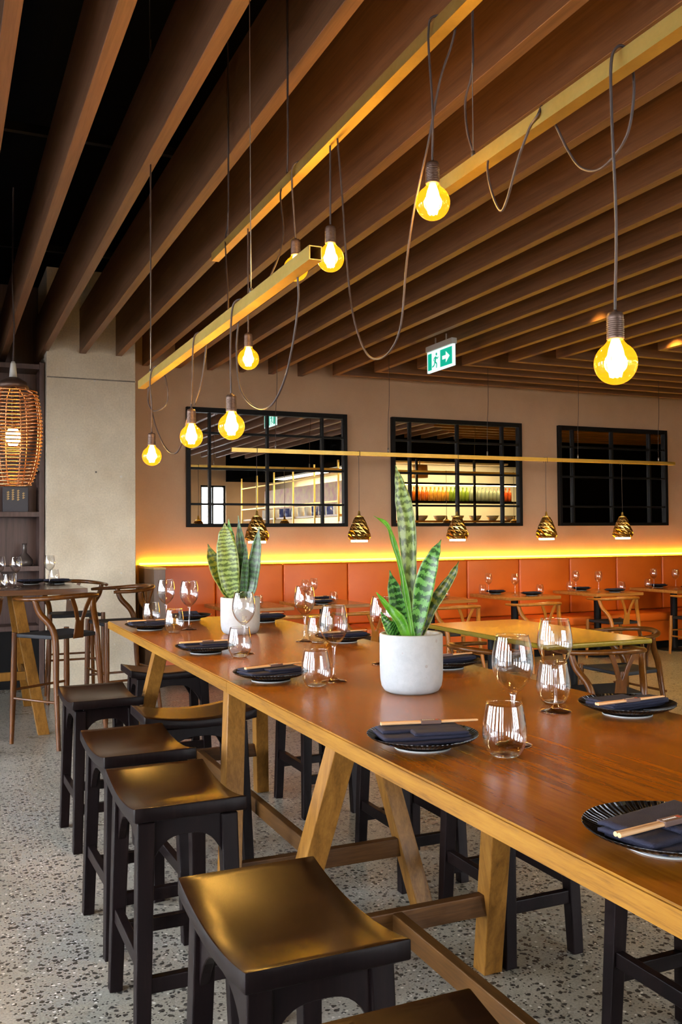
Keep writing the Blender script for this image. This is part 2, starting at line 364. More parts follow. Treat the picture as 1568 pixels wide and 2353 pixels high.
# ------------------------------------------------------------------ mesh builder
class MB:
    def __init__(s):
        s.v = []; s.f = []; s.m = []; s.s = []
    def add(s, vs, fs, mi=0, smooth=False):
        o = len(s.v)
        s.v += [tuple(p) for p in vs]
        for f in fs:
            s.f.append(tuple(o + i for i in f)); s.m.append(mi); s.s.append(smooth)
        return s
    def box(s, x0, x1, y0, y1, z0, z1, mi=0):
        vs = [(x0, y0, z0), (x1, y0, z0), (x1, y1, z0), (x0, y1, z0), (x0, y0, z1), (x1, y0, z1), (x1, y1, z1), (x0, y1, z1)]
        return s.add(vs, [(3, 2, 1, 0), (4, 5, 6, 7), (0, 1, 5, 4), (1, 2, 6, 5), (2, 3, 7, 6), (3, 0, 4, 7)], mi)
    def bar(s, p, q, w, h, ref=(1, 0, 0), w2=None, h2=None, flat=False, mi=0):
        """square bar from p to q; w along ref, h across; flat keeps the ends level"""
        p = Vector(p); q = Vector(q); d = (q - p).normalized(); ref = Vector(ref)
        if flat:
            a = ref.normalized(); b = Vector((0, 0, 1)).cross(a).normalized()
        else:
            a = (ref - d * ref.dot(d)).normalized(); b = d.cross(a).normalized()
        w2 = w if w2 is None else w2; h2 = h if h2 is None else h2
        vs = []
        for c, ww, hh in ((p, w, h), (q, w2, h2)):
            for sa, sb in ((-1, -1), (1, -1), (1, 1), (-1, 1)):
                vs.append(c + a * sa * ww / 2 + b * sb * hh / 2)
        fs = [(3, 2, 1, 0), (4, 5, 6, 7), (0, 1, 5, 4), (1, 2, 6, 5), (2, 3, 7, 6), (3, 0, 4, 7)]
        if d.dot(a.cross(b)) < 0:
            fs = [f[::-1] for f in fs]
        return s.add(vs, fs, mi)
    def lathe(s, prof, n=32, c=(0, 0, 0), mi=0, smooth=True, twist=None):
        o = []; rings = []
        for i, (r, z) in enumerate(prof):
            if r < 1e-6:
                rings.append([len(o)]); o.append((c[0], c[1], c[2] + z))
            else:
                ph = twist * i if twist else 0.0
                rings.append(list(range(len(o), len(o) + n)))
                for k in range(n):
                    a = 2 * pi * k / n + ph
                    o.append((c[0] + r * cos(a), c[1] + r * sin(a), c[2] + z))
        fs = []
        for A, B in zip(rings, rings[1:]):
            if len(A) == 1 and len(B) == 1:
                continue
            for k in range(n):
                k2 = (k + 1) % n
                if len(A) == 1:
                    fs.append((A[0], B[k2], B[k]))
                elif len(B) == 1:
                    fs.append((A[k], A[k2], B[0]))
                else:
                    fs.append((A[k], A[k2], B[k2], B[k]))
        return s.add(o, fs, mi, smooth)
    def tube(s, pts, r, n=8, mi=0, closed=False, smooth=True, squash=None):
        P = [Vector(p) for p in pts]; N = len(P)
        R = r if isinstance(r, (list, tuple)) else [r] * N
        T = []
        for i in range(N):
            a = P[(i - 1) % N] if (closed or i) else P[0]
            b = P[(i + 1) % N] if (closed or i < N - 1) else P[-1]
            T.append((b - a).normalized())
        up = Vector((0, 0, 1)) if abs(T[0].z) < 0.9 else Vector((1, 0, 0))
        u = (up - T[0] * up.dot(T[0])).normalized()
        o = []
        for i in range(N):
            u = (u - T[i] * u.dot(T[i])).normalized()
            w = T[i].cross(u)
            q = squash if squash else 1.0
            for k in range(n):
                a = 2 * pi * k / n
                o.append(P[i] + (u * cos(a) * q + w * sin(a)) * R[i])
        fs = []
        M = N if closed else N - 1
        for i in range(M):
            j = (i + 1) % N
            for k in range(n):
                k2 = (k + 1) % n
                fs.append((i * n + k, i * n + k2, j * n + k2, j * n + k))
        s.add(o, fs, mi, smooth)
        if not closed:
            s.add(o[:n], [tuple(range(n))[::-1]], mi); s.add(o[-n:], [tuple(range(n))], mi)
        return s
    def prism(s, poly, axis, a, b, mi=0):
        """polygon (u,v) extruded from a to b along axis"""
        def P(u, v, t):
            return {'x': (t, u, v), 'y': (u, t, v), 'z': (u, v, t)}[axis]
        n = len(poly)
        vs = [P(u, v, a) for u, v in poly] + [P(u, v, b) for u, v in poly]
        fs = [tuple(range(n))[::-1], tuple(range(n, 2 * n))]
        for i in range(n):
            j = (i + 1) % n
            fs.append((i, j, n + j, n + i))
        s.add(vs, fs, mi)
        return s
    def build(s, name, mats, parent=None, bevel=0.0, seg=2, loc=None, rz=None, fix=True, autosmooth=None):
        me = bpy.data.meshes.new(name)
        me.from_pydata(s.v, [], s.f)
        for mt in (mats if isinstance(mats, (list, tuple)) else [mats]):
            me.materials.append(mt)
        for p, mi, sm in zip(me.polygons, s.m, s.s):
            p.material_index = mi; p.use_smooth = sm
        if fix or bevel:
            bm = bmesh.new(); bm.from_mesh(me)
            if fix:
                bmesh.ops.recalc_face_normals(bm, faces=bm.faces)
            if bevel:
                es = [e for e in bm.edges if len(e.link_faces) == 2 and e.calc_face_angle(0) > 0.6]
                bmesh.ops.bevel(bm, geom=es, offset=bevel, segments=seg, profile=0.5, affect='EDGES', clamp_overlap=True)
            bm.to_mesh(me); bm.free()
        me.update()
        o = bpy.data.objects.new(name, me)
        COL.objects.link(o)
        if parent: o.parent = parent
        if loc is not None: o.location = loc
        if rz is not None: o.rotation_euler = (0, 0, rz)
        return o

def smooth_pts(pts, k=6):
    P = [Vector(p) for p in pts]
    if len(P) < 3:
        return P
    Q = [P[0] * 2 - P[1]] + P + [P[-1] * 2 - P[-2]]
    out = []
    for i in range(1, len(Q) - 2):
        for j in range(k):
            t = j / k
            a, b, c, d = Q[i - 1], Q[i], Q[i + 1], Q[i + 2]
            out.append(0.5 * ((2 * b) + (c - a) * t + (2 * a - 5 * b + 4 * c - d) * t * t + (3 * b - a - 3 * c + d) * t ** 3))
    out.append(P[-1])
    return out

def tag(o, label, cat, group=None, kind=None):
    o['label'] = label; o['category'] = cat
    if group: o['group'] = group
    elif 'group' in o: del o['group']
    if kind: o['kind'] = kind
    return o

def thing(name, label, cat, loc=(0, 0, 0), rz=0.0, group=None):
    o = bpy.data.objects.new(name, None)
    o.empty_display_size = 0.05
    COL.objects.link(o)
    o.location = loc; o.rotation_euler = (0, 0, rz)
    return tag(o, label, cat, group)

def struct(name, mb, mat, bevel=0.0):
    o = mb.build(name, mat, bevel=bevel)
    o['kind'] = 'structure'
    return o

def dup(root, loc, rz=None, label=None, group=None):
    r = root.copy(); COL.objects.link(r)
    r.location = loc
    if rz is not None: r.rotation_euler = (0, 0, rz)
    if label: r['label'] = label
    if group: r['group'] = group
    for ch in list(root.children):
        c = ch.copy(); COL.objects.link(c); c.parent = r
        for g in list(ch.children):
            d = g.copy(); COL.objects.link(d); d.parent = c
    return r

class Kind:
    """first placement moves the prototype itself, later ones copy it"""
    def __init__(s, proto): s.p = proto; s.used = False
    def put(s, loc, rz, label, group=None):
        if not s.used:
            s.used = True
            s.p.location = loc; s.p.rotation_euler = (0, 0, rz)
            s.p['label'] = label
            if group: s.p['group'] = group
            return s.p
        return dup(s.p, loc, rz, label, group)

# ------------------------------------------------------------------ camera
CAM_H = 1.5
cam = bpy.data.cameras.new('camera')
cam.sensor_fit = 'VERTICAL'; cam.sensor_height = 36.0
cam.lens = 2094.75 / 2353.0 * 36.0
cam.clip_start = 0.05; cam.clip_end = 100
co = bpy.data.objects.new('camera', cam); COL.objects.link(co)
yaw, pitch, roll = radians(23.7115), radians(1.4195), radians(-0.4343)
fw = Vector((sin(yaw) * cos(pitch), cos(yaw) * cos(pitch), sin(pitch)))
rt = Vector((cos(yaw), -sin(yaw), 0)); up = rt.cross(fw)
r2 = rt * cos(roll) + up * sin(roll); u2 = -rt * sin(roll) + up * cos(roll)
M4 = Matrix.Identity(4)
for i in range(3):
    M4[i][0] = r2[i]; M4[i][1] = u2[i]; M4[i][2] = -fw[i]; M4[i][3] = (0, 0, CAM_H)[i]
co.matrix_world = M4
S.camera = co
CR = Vector((rt.x, rt.y, 0)); CF = Vector((fw.x, fw.y, 0)).normalized()

# ------------------------------------------------------------------ room shell
YW = 9.9                     # back wall
XL, XR, YR = -3.2, 14.0, -4.0
ZC = 4.2
struct('floor', MB().box(XL - 0.2, XR + 0.2, YR - 0.2, 10.6, -0.1, 0.0), MAT['floor'])
struct('ceiling', MB().box(XL - 0.2, XR + 0.2, YR - 0.2, 10.6, ZC, ZC + 0.15), MAT['dark'])
struct('wall_back', MB().box(1.83, XR + 0.2, YW, YW + 0.2, 0, ZC), MAT['wall'])
struct('wall_niche', MB().box(XL - 0.2, 1.92, 10.3, 10.5, 0, ZC), MAT['shelf'])
struct('concrete_column', MB().box(0.958, 1.838, 9.45, 10.3, 0, ZC).box(0.956, 1.84, 9.447, 9.46, 3.083, 3.106, mi=1), [MAT['concrete'], MAT['seam']], bevel=0.006)
struct('wall_right', MB().box(XR, XR + 0.2, YR, YW, 0, ZC), MAT['dark'])
def wall_openings(name, axis, at, lo, hi, openings, zb, zt, th=0.2):
    mb = MB()
    def bx(a, b, z0, z1):
        if axis == 'x': mb.box(at, at + th, a, b, z0, z1)
        else: mb.box(a, b, at, at + th, z0, z1)
    bx(lo, hi, 0, zb); bx(lo, hi, zt, ZC)
    e = lo
    for a, b in openings:
        bx(e, a, zb, zt); e = b
    bx(e, hi, zb, zt)
    return struct(name, mb, MAT['wall'])
OPL = [(-3.5 + 1.75 * i, -3.5 + 1.75 * i + 0.95) for i in range(7)]
OPR = [(2.6 + 1.25 * i, 2.6 + 1.25 * i + 0.7) for i in range(4)]
ZB, ZT = 0.15, 2.85
wall_openings('wall_left', 'x', XL - 0.2, YR, 10.5, OPL, ZB, ZT)
wall_openings('wall_rear', 'y', YR - 0.2, XL, XR, OPR, ZB, ZT)
wn = 0
def window(axis, at, a, b):
    global wn
    wn += 1
    o = bpy.data.objects.new('window_%d' % wn, None); COL.objects.link(o); o['kind'] = 'structure'
    fr = MB()
    def bx(m, u0, u1, z0, z1, t0, t1):
        if axis == 'x': m.box(at + t0, at + t1, u0, u1, z0, z1)
        else: m.box(u0, u1, at + t0, at + t1, z0, z1)
    w = 0.05
    bx(fr, a, a + w, ZB, ZT, 0.05, 0.13); bx(fr, b - w, b, ZB, ZT, 0.05, 0.13)
    bx(fr, a, b, ZB, ZB + w, 0.05, 0.13); bx(fr, a, b, ZT - w, ZT, 0.05, 0.13)
    for kk in (1,):
        um = a + (b - a) * kk / 2
        bx(fr, um - w / 2, um + w / 2, ZB, ZT, 0.05, 0.13)
    fr.build('window_frame', MAT['black_metal'], o)
    g = MB(); bx(g, a + w, b - w, ZB + w, ZT - w, 0.085, 0.09)
    g.build('window_pane', MAT['pane'], o)
    L = bpy.data.lights.new('daylight_portal', 'AREA'); L.shape = 'RECTANGLE'
    L.size = b - a; L.size_y = ZT - ZB
    L.cycles.is_portal = True
    lo = bpy.data.objects.new('daylight_portal', L); COL.objects.link(lo)
    if axis == 'x':
        lo.location = (at + 0.2, (a + b) / 2, (ZB + ZT) / 2); lo.rotation_euler = (pi / 2, 0, -pi / 2)
    else:
        lo.location = ((a + b) / 2, at + 0.2, (ZB + ZT) / 2); lo.rotation_euler = (pi / 2, 0, 0)
        lo.rotation_euler = (pi / 2, 0, 0) if False else (-pi / 2, 0, pi)
    # area lights shine along their local -Z: aim it into the room
    d = Vector((1, 0, 0)) if axis == 'x' else Vector((0, 1, 0))
    lo.rotation_euler = d.to_track_quat('-Z', 'Z').to_euler()
for a, b in OPL: window('x', XL - 0.2, a, b)
for a, b in OPR: window('y', YR - 0.2, a, b)
struct('ground_outside', MB().box(-40, 40, -40, -4.6, -0.25, -0.15).box(-40, -3.8, -4.6, 40, -0.25, -0.15), plain('outside_paving', (0.12, 0.12, 0.12), 0.9))

# world: bright overcast sky
W = bpy.data.worlds.new('overcast_sky'); S.world = W
W.use_nodes = True
wt = W.node_tree
bg = wt.nodes['Background']
tcw = node(wt, 'ShaderNodeTexCoord'); sx = node(wt, 'ShaderNodeSeparateXYZ')
wt.links.new(tcw.outputs['Generated'], sx.inputs[0])
rw = ramp(wt, [(0.0, (0.95, 0.93, 0.98)), (0.6, (0.76, 0.83, 1.0))])
wt.links.new(sx.outputs['Z'], rw.inputs['Fac'])
wt.links.new(rw.outputs['Color'], bg.inputs['Color'])
bg.inputs['Strength'].default_value = 29.0

def point(loc, power, col=(1.0, 0.62, 0.24), r=0.03, name='lamp_light'):
    L = bpy.data.lights.new(name, 'POINT'); L.energy = power; L.color = col; L.shadow_soft_size = r
    o = bpy.data.objects.new(name, L); COL.objects.link(o); o.location = loc
    return o
def area(loc, d, sx_, sy_, power, col, name='lamp_light', spread=pi):
    L = bpy.data.lights.new(name, 'AREA'); L.shape = 'RECTANGLE'; L.size = sx_; L.size_y = sy_; L.energy = power; L.color = col; L.spread = spread
    o = bpy.data.objects.new(name, L); COL.objects.link(o); o.location = loc
    o.rotation_euler = Vector(d).to_track_quat('-Z', 'Y').to_euler()
    return o
def spot(loc, d, power, col, ang, name='lamp_light', r=0.03):
    L = bpy.data.lights.new(name, 'SPOT'); L.energy = power; L.color = col; L.spot_size = ang; L.spot_blend = 0.6; L.shadow_soft_size = r
    o = bpy.data.objects.new(name, L); COL.objects.link(o); o.location = loc
    o.rotation_euler = Vector(d).to_track_quat('-Z', 'Y').to_euler()
    return o

ORD = ['first', 'second', 'third', 'fourth', 'fifth', 'sixth', 'seventh', 'eighth', 'ninth', 'tenth', 'eleventh', 'twelfth', 'thirteenth', 'fourteenth',
       'fifteenth', 'sixteenth', 'seventeenth', 'eighteenth', 'nineteenth', 'twentieth', 'twenty-first', 'twenty-second', 'twenty-third', 'twenty-fourth', 'twenty-fifth', 'twenty-sixth', 'twenty-seventh', 'twenty-eighth', 'twenty-ninth', 'thirtieth', 'thirty-first', 'thirty-second', 'thirty-third', 'thirty-fourth', 'thirty-fifth', 'thirty-sixth', 'thirty-seventh', 'thirty-eighth']

# ------------------------------------------------------------------ ceiling battens
ZS, ZST, BW, PITCH = 3.35, 3.80, 0.062, 0.361
for k in range(-1, 25):
    xr = 0.617 + PITCH * k
    xl = xr - BW
    if xl > 0.9 and xr < 1.9: yend = 9.44
    elif xr < 1.0: yend = 9.5
    else: yend = min(YW - 0.005, 13.86 - xr)
    mb = MB()
    if yend < YW - 0.1:
        y1, y0b = 13.86 - xl, 13.86 - xr
        mb.add([(xl, -1.2, ZS), (xr, -1.2, ZS), (xr, y0b, ZS), (xl, y1, ZS), (xl, -1.2, ZST), (xr, -1.2, ZST), (xr, y0b, ZST), (xl, y1, ZST)],
               [(3, 2, 1, 0), (4, 5, 6, 7), (0, 1, 5, 4), (1, 2, 6, 5), (2, 3, 7, 6), (3, 0, 4, 7)])
    else:
        mb.box(xl, xr, -1.2, yend, ZS, ZST)
    i = k + 1
    where = ('ending above the shelf unit' if xr < 1.0 else 'ending against the concrete column' if xr < 1.9 else 'ending at the tan back wall' if yend > YW - 0.1 else 'mitred to a cross batten')
    o = mb.build('ceiling_batten', MAT['batten'], bevel=0.002, seg=1)
    tag(o, 'long brown timber ceiling batten, %s from the left, %s' % (ORD[i], where), 'ceiling batten', 'long ceiling battens over the bar table')
j = 0
for k in range(10, 25):
    yc = 13.86 - (0.617 + PITCH * k)      # y where the long batten's right edge stops
    y1, y0 = yc + BW, yc
    xa, xb = 13.86 - y1, 13.86 - y0
    mb = MB().add([(xa, y1, ZS), (xb, y0, ZS), (13.9, y0, ZS), (13.9, y1, ZS), (xa, y1, ZST), (xb, y0, ZST), (13.9, y0, ZST), (13.9, y1, ZST)],
                  [(0, 1, 2, 3), (7, 6, 5, 4), (0, 4, 5, 1), (1, 5, 6, 2), (2, 6, 7, 3), (3, 7, 4, 0)])
    o = mb.build('cross_batten', MAT['batten_x'], bevel=0.002, seg=1)
    tag(o, 'brown timber cross batten parallel to the mirror wall, %s out from the wall' % ORD[j], 'ceiling batten', 'cross battens along the mirror wall')
    j += 1
# dark services above the battens
o = MB().tube([(0.2, 2.2, 4.02), (4.5, 2.9, 4.02)], 0.11, 20).build('ventilation_duct', plain('dark_duct', (0.03, 0.022, 0.016), 0.5, metal=0.6))
tag(o, 'dark round ventilation duct above the ceiling battens', 'duct')
# carriers that hold the battens
for ci, yy in enumerate((0.4, 2.9, 5.4, 7.6)):
    xe = min(9.2, 13.86 - yy - 0.3)
    o = MB().box(-0.3, xe, yy, yy + 0.04, ZST, ZST + 0.05).build('batten_carrier', MAT['black_metal'])
    tag(o, 'black carrier rail across the tops of the long battens, %s from the camera' % ORD[ci], 'carrier rail', 'carrier rails hidden above the battens')
# recessed downlight glowing between two battens
dl = thing('downlight', 'x', 'downlight', (0, 0, 0), 0, 'downlights between the battens')
MB().lathe([(0.0, 0.05), (0.055, 0.05), (0.055, 0.0), (0.045, 0.0), (0.04, 0.03), (0.0, 0.03)], 24).tube([(0, 0, 0.05), (0, 0, 0.55)], 0.008, 8).build('housing', MAT['black_metal'], dl)
MB().lathe([(0.0, 0.02), (0.038, 0.02)], 24).build('lens', emit('downlight_lens', (1, 0.85, 0.6), 6, sample=False), dl)
dlk = Kind(dl)
for x, y, e, w in ((4.86, 6.3, 60, 'near the exit sign, above the pale table'), (6.3, 6.9, 190, 'right of the exit sign'), (8.1, 5.6, 260, 'far right, out over the aisle')):
    k = round((x - 0.617) / PITCH)
    x = 0.617 + PITCH * k + (PITCH - BW) / 2
    dlk.put((x, y, 3.55), 0, 'small lit downlight between battens, %s' % w)
    spot((x, y, 3.53), (0.04, 0.1, -1), e, (1.0, 0.58, 0.1), radians(88), r=0.04)
# ------------------------------------------------------------------ saddle stools
def make_stool():
    t = thing('saddle_stool', 'x', 'bar stool')
    # seat: saddle dished along local y
    W2, L2, zt, th = 0.168, 0.252, 0.722, 0.042
    nx, ny = 6, 18
    vs = []; fs = []
    def top(x, y):
        return zt - 0.030 * (1 - (y / L2) ** 2)
    for side in (0, 1):
        for i in range(nx + 1):
            for jj in range(ny + 1):
                x = -W2 + 2 * W2 * i / nx; y = -L2 + 2 * L2 * jj / ny
                z = top(x, y) - (th if side else 0) + (0.006 * (1 - (y / L2) ** 2) if side else 0)
                vs.append((x, y, z))
    N = (nx + 1) * (ny + 1)
    q = lambda s_, i, jj: s_ * N + i * (ny + 1) + jj
    for i in range(nx):
        for jj in range(ny):
            fs.append((q(0, i, jj), q(0, i + 1, jj), q(0, i + 1, jj + 1), q(0, i, jj + 1)))
            fs.append((q(1, i, jj + 1), q(1, i + 1, jj + 1), q(1, i + 1, jj), q(1, i, jj)))
    for i in range(nx):
        fs.append((q(0, i, 0), q(1, i, 0), q(1, i + 1, 0), q(0, i + 1, 0)))
        fs.append((q(0, i + 1, ny), q(1, i + 1, ny), q(1, i, ny), q(0, i, ny)))
    for jj in range(ny):
        fs.append((q(0, 0, jj + 1), q(1, 0, jj + 1), q(1, 0, jj), q(0, 0, jj)))
        fs.append((q(0, nx, jj), q(1, nx, jj), q(1, nx, jj + 1), q(0, nx, jj + 1)))
    mb = MB(); mb.add(vs, fs, 0, True)
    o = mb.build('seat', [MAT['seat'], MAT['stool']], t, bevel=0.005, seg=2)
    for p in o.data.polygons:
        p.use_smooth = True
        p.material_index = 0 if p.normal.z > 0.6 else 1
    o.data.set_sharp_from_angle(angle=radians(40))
    zl = 0.67
    tx, ty, bx_, by_ = 0.125, 0.185, 0.142, 0.218
    P = lambda sx_, sy_, z: Vector((sx_ * (bx_ + (tx - bx_) * z / zl), sy_ * (by_ + (ty - by_) * z / zl), z))
    for sx_ in (-1, 1):
        for sy_ in (-1, 1):
            zt_ = 0.665
            MB().bar(P(sx_, sy_, zt_), P(sx_, sy_, 0), 0.052, 0.052, flat=True, w2=0.043, h2=0.043).build('leg', MAT['stool'], t, bevel=0.004)
    # aprons with an arched lower edge
    def arch(half, ztop, d0, d1):
        pts = [(-half, ztop), (half, ztop)]
        n = 16
        for i in range(n + 1):
            u = 1 - 2 * i / n
            pts.append((u * half, ztop - d0 - d1 * abs(u) ** 3.2))
        return pts
    for sx_ in (-1, 1):
        mb = MB(); x = sx_ * 0.128
        pts = arch(0.172, 0.0, 0.04, 0.115)
        top_pts = []
        poly = [(u, 0.655 + v) for u, v in pts]
        mb.prism(poly, 'x', x - 0.012, x + 0.012).build('apron', MAT['stool'], t, bevel=0.002, seg=1)
    for sy_ in (-1, 1):
        y = sy_ * 0.19
        poly = [(u, 0.672 + v) for u, v in arch(0.112, 0.0, 0.055, 0.085)]
        MB().prism(poly, 'y', y - 0.012, y + 0.012).build('apron', MAT['stool'], t, bevel=0.002, seg=1)
    for sx_ in (-1, 1):
        a = P(sx_, -1, 0.255); b = P(sx_, 1, 0.255)
        MB().bar(a, b, 0.028, 0.045).build('stretcher', MAT['stool'], t, bevel=0.003)
    for sy_ in (-1, 1):
        a = P(-1, sy_, 0.2); b = P(1, sy_, 0.2)
        MB().bar(a, b, 0.028, 0.045, ref=(0, 1, 0)).build('stretcher', MAT['stool'], t, bevel=0.003)
    return t
stool = Kind(make_stool())
G1 = 'dark stools along the front side of the bar table'
stool.put((0.665, 1.825, 0), 0, 'dark timber saddle stool with the largest golden-lit seat, in the foreground', G1)
stool.put((0.675, 2.885, 0), 0, 'dark saddle stool with a gold sheen, next behind the big foreground stool', G1)
stool.put((0.69, 3.555, 0), 0.03, 'dark saddle stool with dull brown seat, third of the row along the bar table', G1)
stool.put((0.735, 4.72, 0), 0.02, 'dark saddle stool standing apart by the wishbone bar chairs, last of the front row', G1)
stool.put((0.668, 1.115, 0), 0, 'dark saddle stool of which only a seat corner shows at the bottom edge', G1)
stool.put((1.055, 4.10, 0), pi / 2, 'dark saddle stool turned sideways and pushed in under the bar table', 'dark stools under and behind the far end of the bar table')
stool.put((1.26, 5.50, 0), pi / 2, 'dark saddle stool at the far end of the bar table, behind its end legs', 'dark stools under and behind the far end of the bar table')
G2 = 'dark stools along the back side of the bar table'
stool.put((1.915, 4.74, 0), 0, 'dark stool on the far side of the bar table, looking smallest, furthest along', G2)
stool.put((1.925, 3.65, 0), 0, 'dark stool on the far side, seen between the two crossing table legs', G2)
stool.put((1.945, 2.91, 0), 0, 'dark stool on the far side, just behind the upright table leg', G2)
stool.put((1.955, 1.96, 0), 0, 'dark stool on the far side, nearest, with tall black legs at the right edge', G2)

# ------------------------------------------------------------------ trestle bar tables
TX, TW, TZ, TT = 1.3275, 0.92, 1.02, 0.04
def make_table(y0, y1, label, insets):
    L = y1 - y0
    t = thing('bar_table', label, 'bar table', (TX, (y0 + y1) / 2, 0), 0, 'long bar tables joined end to end')
    h = L / 2; w = TW / 2
    mb = MB()
    vs = [(-w, -h, TZ - TT), (w, -h, TZ - TT), (w, h, TZ - TT), (-w, h, TZ - TT), (-w, -h, TZ), (w, -h, TZ), (w, h, TZ), (-w, h, TZ)]
    mb.add(vs, [(3, 2, 1, 0), (4, 5, 6, 7)], 0)
    mb.add(vs, [(0, 1, 5, 4), (1, 2, 6, 5), (2, 3, 7, 6), (3, 0, 4, 7)], 1)
    # weld by hand: one closed shell
    me = bpy.data.meshes.new('tabletop')
    me.from_pydata(vs, [], [(3, 2, 1, 0), (4, 5, 6, 7), (0, 1, 5, 4), (1, 2, 6, 5), (2, 3, 7, 6), (3, 0, 4, 7)])
    me.materials.append(MAT['top']); me.materials.append(MAT['edge'])
    for i, p in enumerate(me.polygons): p.material_index = 0 if i < 2 else 1
    bm = bmesh.new(); bm.from_mesh(me)
    es = [e for e in bm.edges if abs(e.verts[0].co.z - e.verts[1].co.z) < 1e-4 and e.verts[0].co.z > TZ - 0.01 and abs(e.verts[0].co.x - e.verts[1].co.x) < 1e-4]
    bmesh.ops.bevel(bm, geom=es, offset=0.004, segments=2, affect='EDGES', material=1)
    bm.to_mesh(me); bm.free()
    o = bpy.data.objects.new('tabletop', me); COL.objects.link(o); o.parent = t
    zc = 0.27
    mids = []
    for sy_, (it, ib) in zip((-1, 1), insets):
        yt, yb = sy_ * (h - it), sy_ * (h - ib)
        for sx_ in (-1, 1):
            MB().bar((sx_ * 0.26, yt, TZ - TT), (sx_ * 0.40, yb, 0), 0.072, 0.072, flat=True).build('leg', MAT['leg'], t, bevel=0.003)
        k = zc / (TZ - TT)
        xc = 0.40 + (0.26 - 0.40) * k; yc = yb + (yt - yb) * k
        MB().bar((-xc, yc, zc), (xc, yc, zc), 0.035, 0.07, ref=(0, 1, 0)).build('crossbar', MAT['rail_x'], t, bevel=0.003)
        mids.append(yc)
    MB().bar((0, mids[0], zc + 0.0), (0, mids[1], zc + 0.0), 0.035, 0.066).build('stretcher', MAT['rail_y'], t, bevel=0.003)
    return t
make_table(2.931, 5.27, 'orange-brown trestle bar table, far half, with the smaller potted plant on it', ((0.55, 0.21), (0.53, 0.14)))
make_table(0.05, 2.929, 'orange-brown trestle bar table, near half, with the large potted plant on it', ((0.55, 0.21), (0.55, 0.22)))

# ------------------------------------------------------------------ tableware
def make_plate():
    t = thing('ribbed_plate', 'x', 'plate')
    top = [(0.0, 0.014), (0.05, 0.014), (0.075, 0.016), (0.1, 0.021), (0.118, 0.027), (0.125, 0.031), (0.1265, 0.0315), (0.127, 0.0305), (0.12, 0.025), (0.1, 0.0165), (0.08, 0.0115), (0.066, 0.009), (0.064, 0.0035), (0.06, 0.0035), (0.058, 0.008), (0.0, 0.008)]
    MB().lathe(top, 96).build('plate_body', MAT['ribbed'], t)
    MB().lathe([(0.0645, 0.002), (0.0645, 0.0), (0.0585, 0.0), (0.0585, 0.0045), (0.062, 0.0045)], 64).build('foot_ring', MAT['foot_ring'], t)
    return t
def make_napkin():
    mb = MB()
    def slab(cx, cy, rz, w, d, z0, th, lift, nx=22, ny=14, roll=0.0):
        vs = []; fs = []
        for s_ in (0, 1):
            for i in range(nx + 1):
                for jj in range(ny + 1):
                    u = -1 + 2 * i / nx; v = -1 + 2 * jj / ny
                    ex = 1 - max(0.0, (abs(u) - 0.9) / 0.1) ** 2 * 0.5
                    ey = 1 - max(0.0, (abs(v) - 0.82) / 0.18) ** 2 * 0.5
                    e = min(ex, ey)
                    x = u * w / 2; y = v * d / 2
                    X_ = cx + x * cos(rz) - y * sin(rz); Y_ = cy + x * sin(rz) + y * cos(rz)
                    zz = z0 + lift * max(0.0, (abs(u) - 0.45)) ** 2 + 0.0012 * noise.noise(Vector((X_ * 40, Y_ * 40, z0 * 90)))
                    z = zz + (th * (0.5 + 0.5 * e * (1 if s_ else -1)))
                    vs.append((X_, Y_, z))
        N = (nx + 1) * (ny + 1)
        q = lambda s_, i, jj: s_ * N + i * (ny + 1) + jj
        for i in range(nx):
            for jj in range(ny):
                fs.append((q(1, i, jj), q(1, i + 1, jj), q(1, i + 1, jj + 1), q(1, i, jj + 1)))
                fs.append((q(0, i, jj + 1), q(0, i + 1, jj + 1), q(0, i + 1, jj), q(0, i, jj)))
        for i in range(nx):
            fs.append((q(1, i, 0), q(0, i, 0), q(0, i + 1, 0), q(1, i + 1, 0)))
            fs.append((q(1, i + 1, ny), q(0, i + 1, ny), q(0, i, ny), q(1, i, ny)))
        for jj in range(ny):
            fs.append((q(1, 0, jj + 1), q(0, 0, jj + 1), q(0, 0, jj), q(1, 0, jj)))
            fs.append((q(1, nx, jj), q(0, nx, jj), q(0, nx, jj + 1), q(1, nx, jj + 1)))
        mb.add(vs, fs, 0, True)
    slab(0.0, -0.012, 0.06, 0.195, 0.105, 0.0165, 0.009, 0.012)
    slab(-0.004, -0.004, 0.02, 0.2, 0.1, 0.0245, 0.01, 0.006)
    slab(0.03, -0.026, -0.03, 0.125, 0.052, 0.0335, 0.0085, 0.002)
    slab(-0.002, 0.022, 0.03, 0.19, 0.062, 0.0335, 0.009, 0.002)
    o = mb.build('napkin', MAT['napkin'])
    return tag(o, 'x', 'napkin')
def make_chopsticks(band=True):
    t = thing('chopsticks', 'x', 'chopsticks')
    for s_ in (-1, 1):
        mb = MB().tube([(-0.115, s_ * 0.0036, 0), (0.02, s_ * 0.0036, 0.0), (0.115, s_ * 0.0022, 0.0)], [0.0038, 0.0032, 0.002], 10)
        mb.build('chopstick', MAT['bamboo'], t)
    bd = MB().box(-0.022, 0.026, -0.0085, 0.0085, -0.0042, 0.0045).build('paper_band', MAT['band'], t, bevel=0.0015)
    tx = MB()
    for i in range(7):
        tx.box(-0.017 + i * 0.0042, -0.0143 + i * 0.0042, -0.0015, 0.0020, 0.0045, 0.0047)
    tx.build('band_print', MAT['white'], bd)
    MB().box(0.014, 0.02, -0.004, 0.004, 0.0045, 0.0047).build('seal_print', MAT['band_red'], bd)
    return t
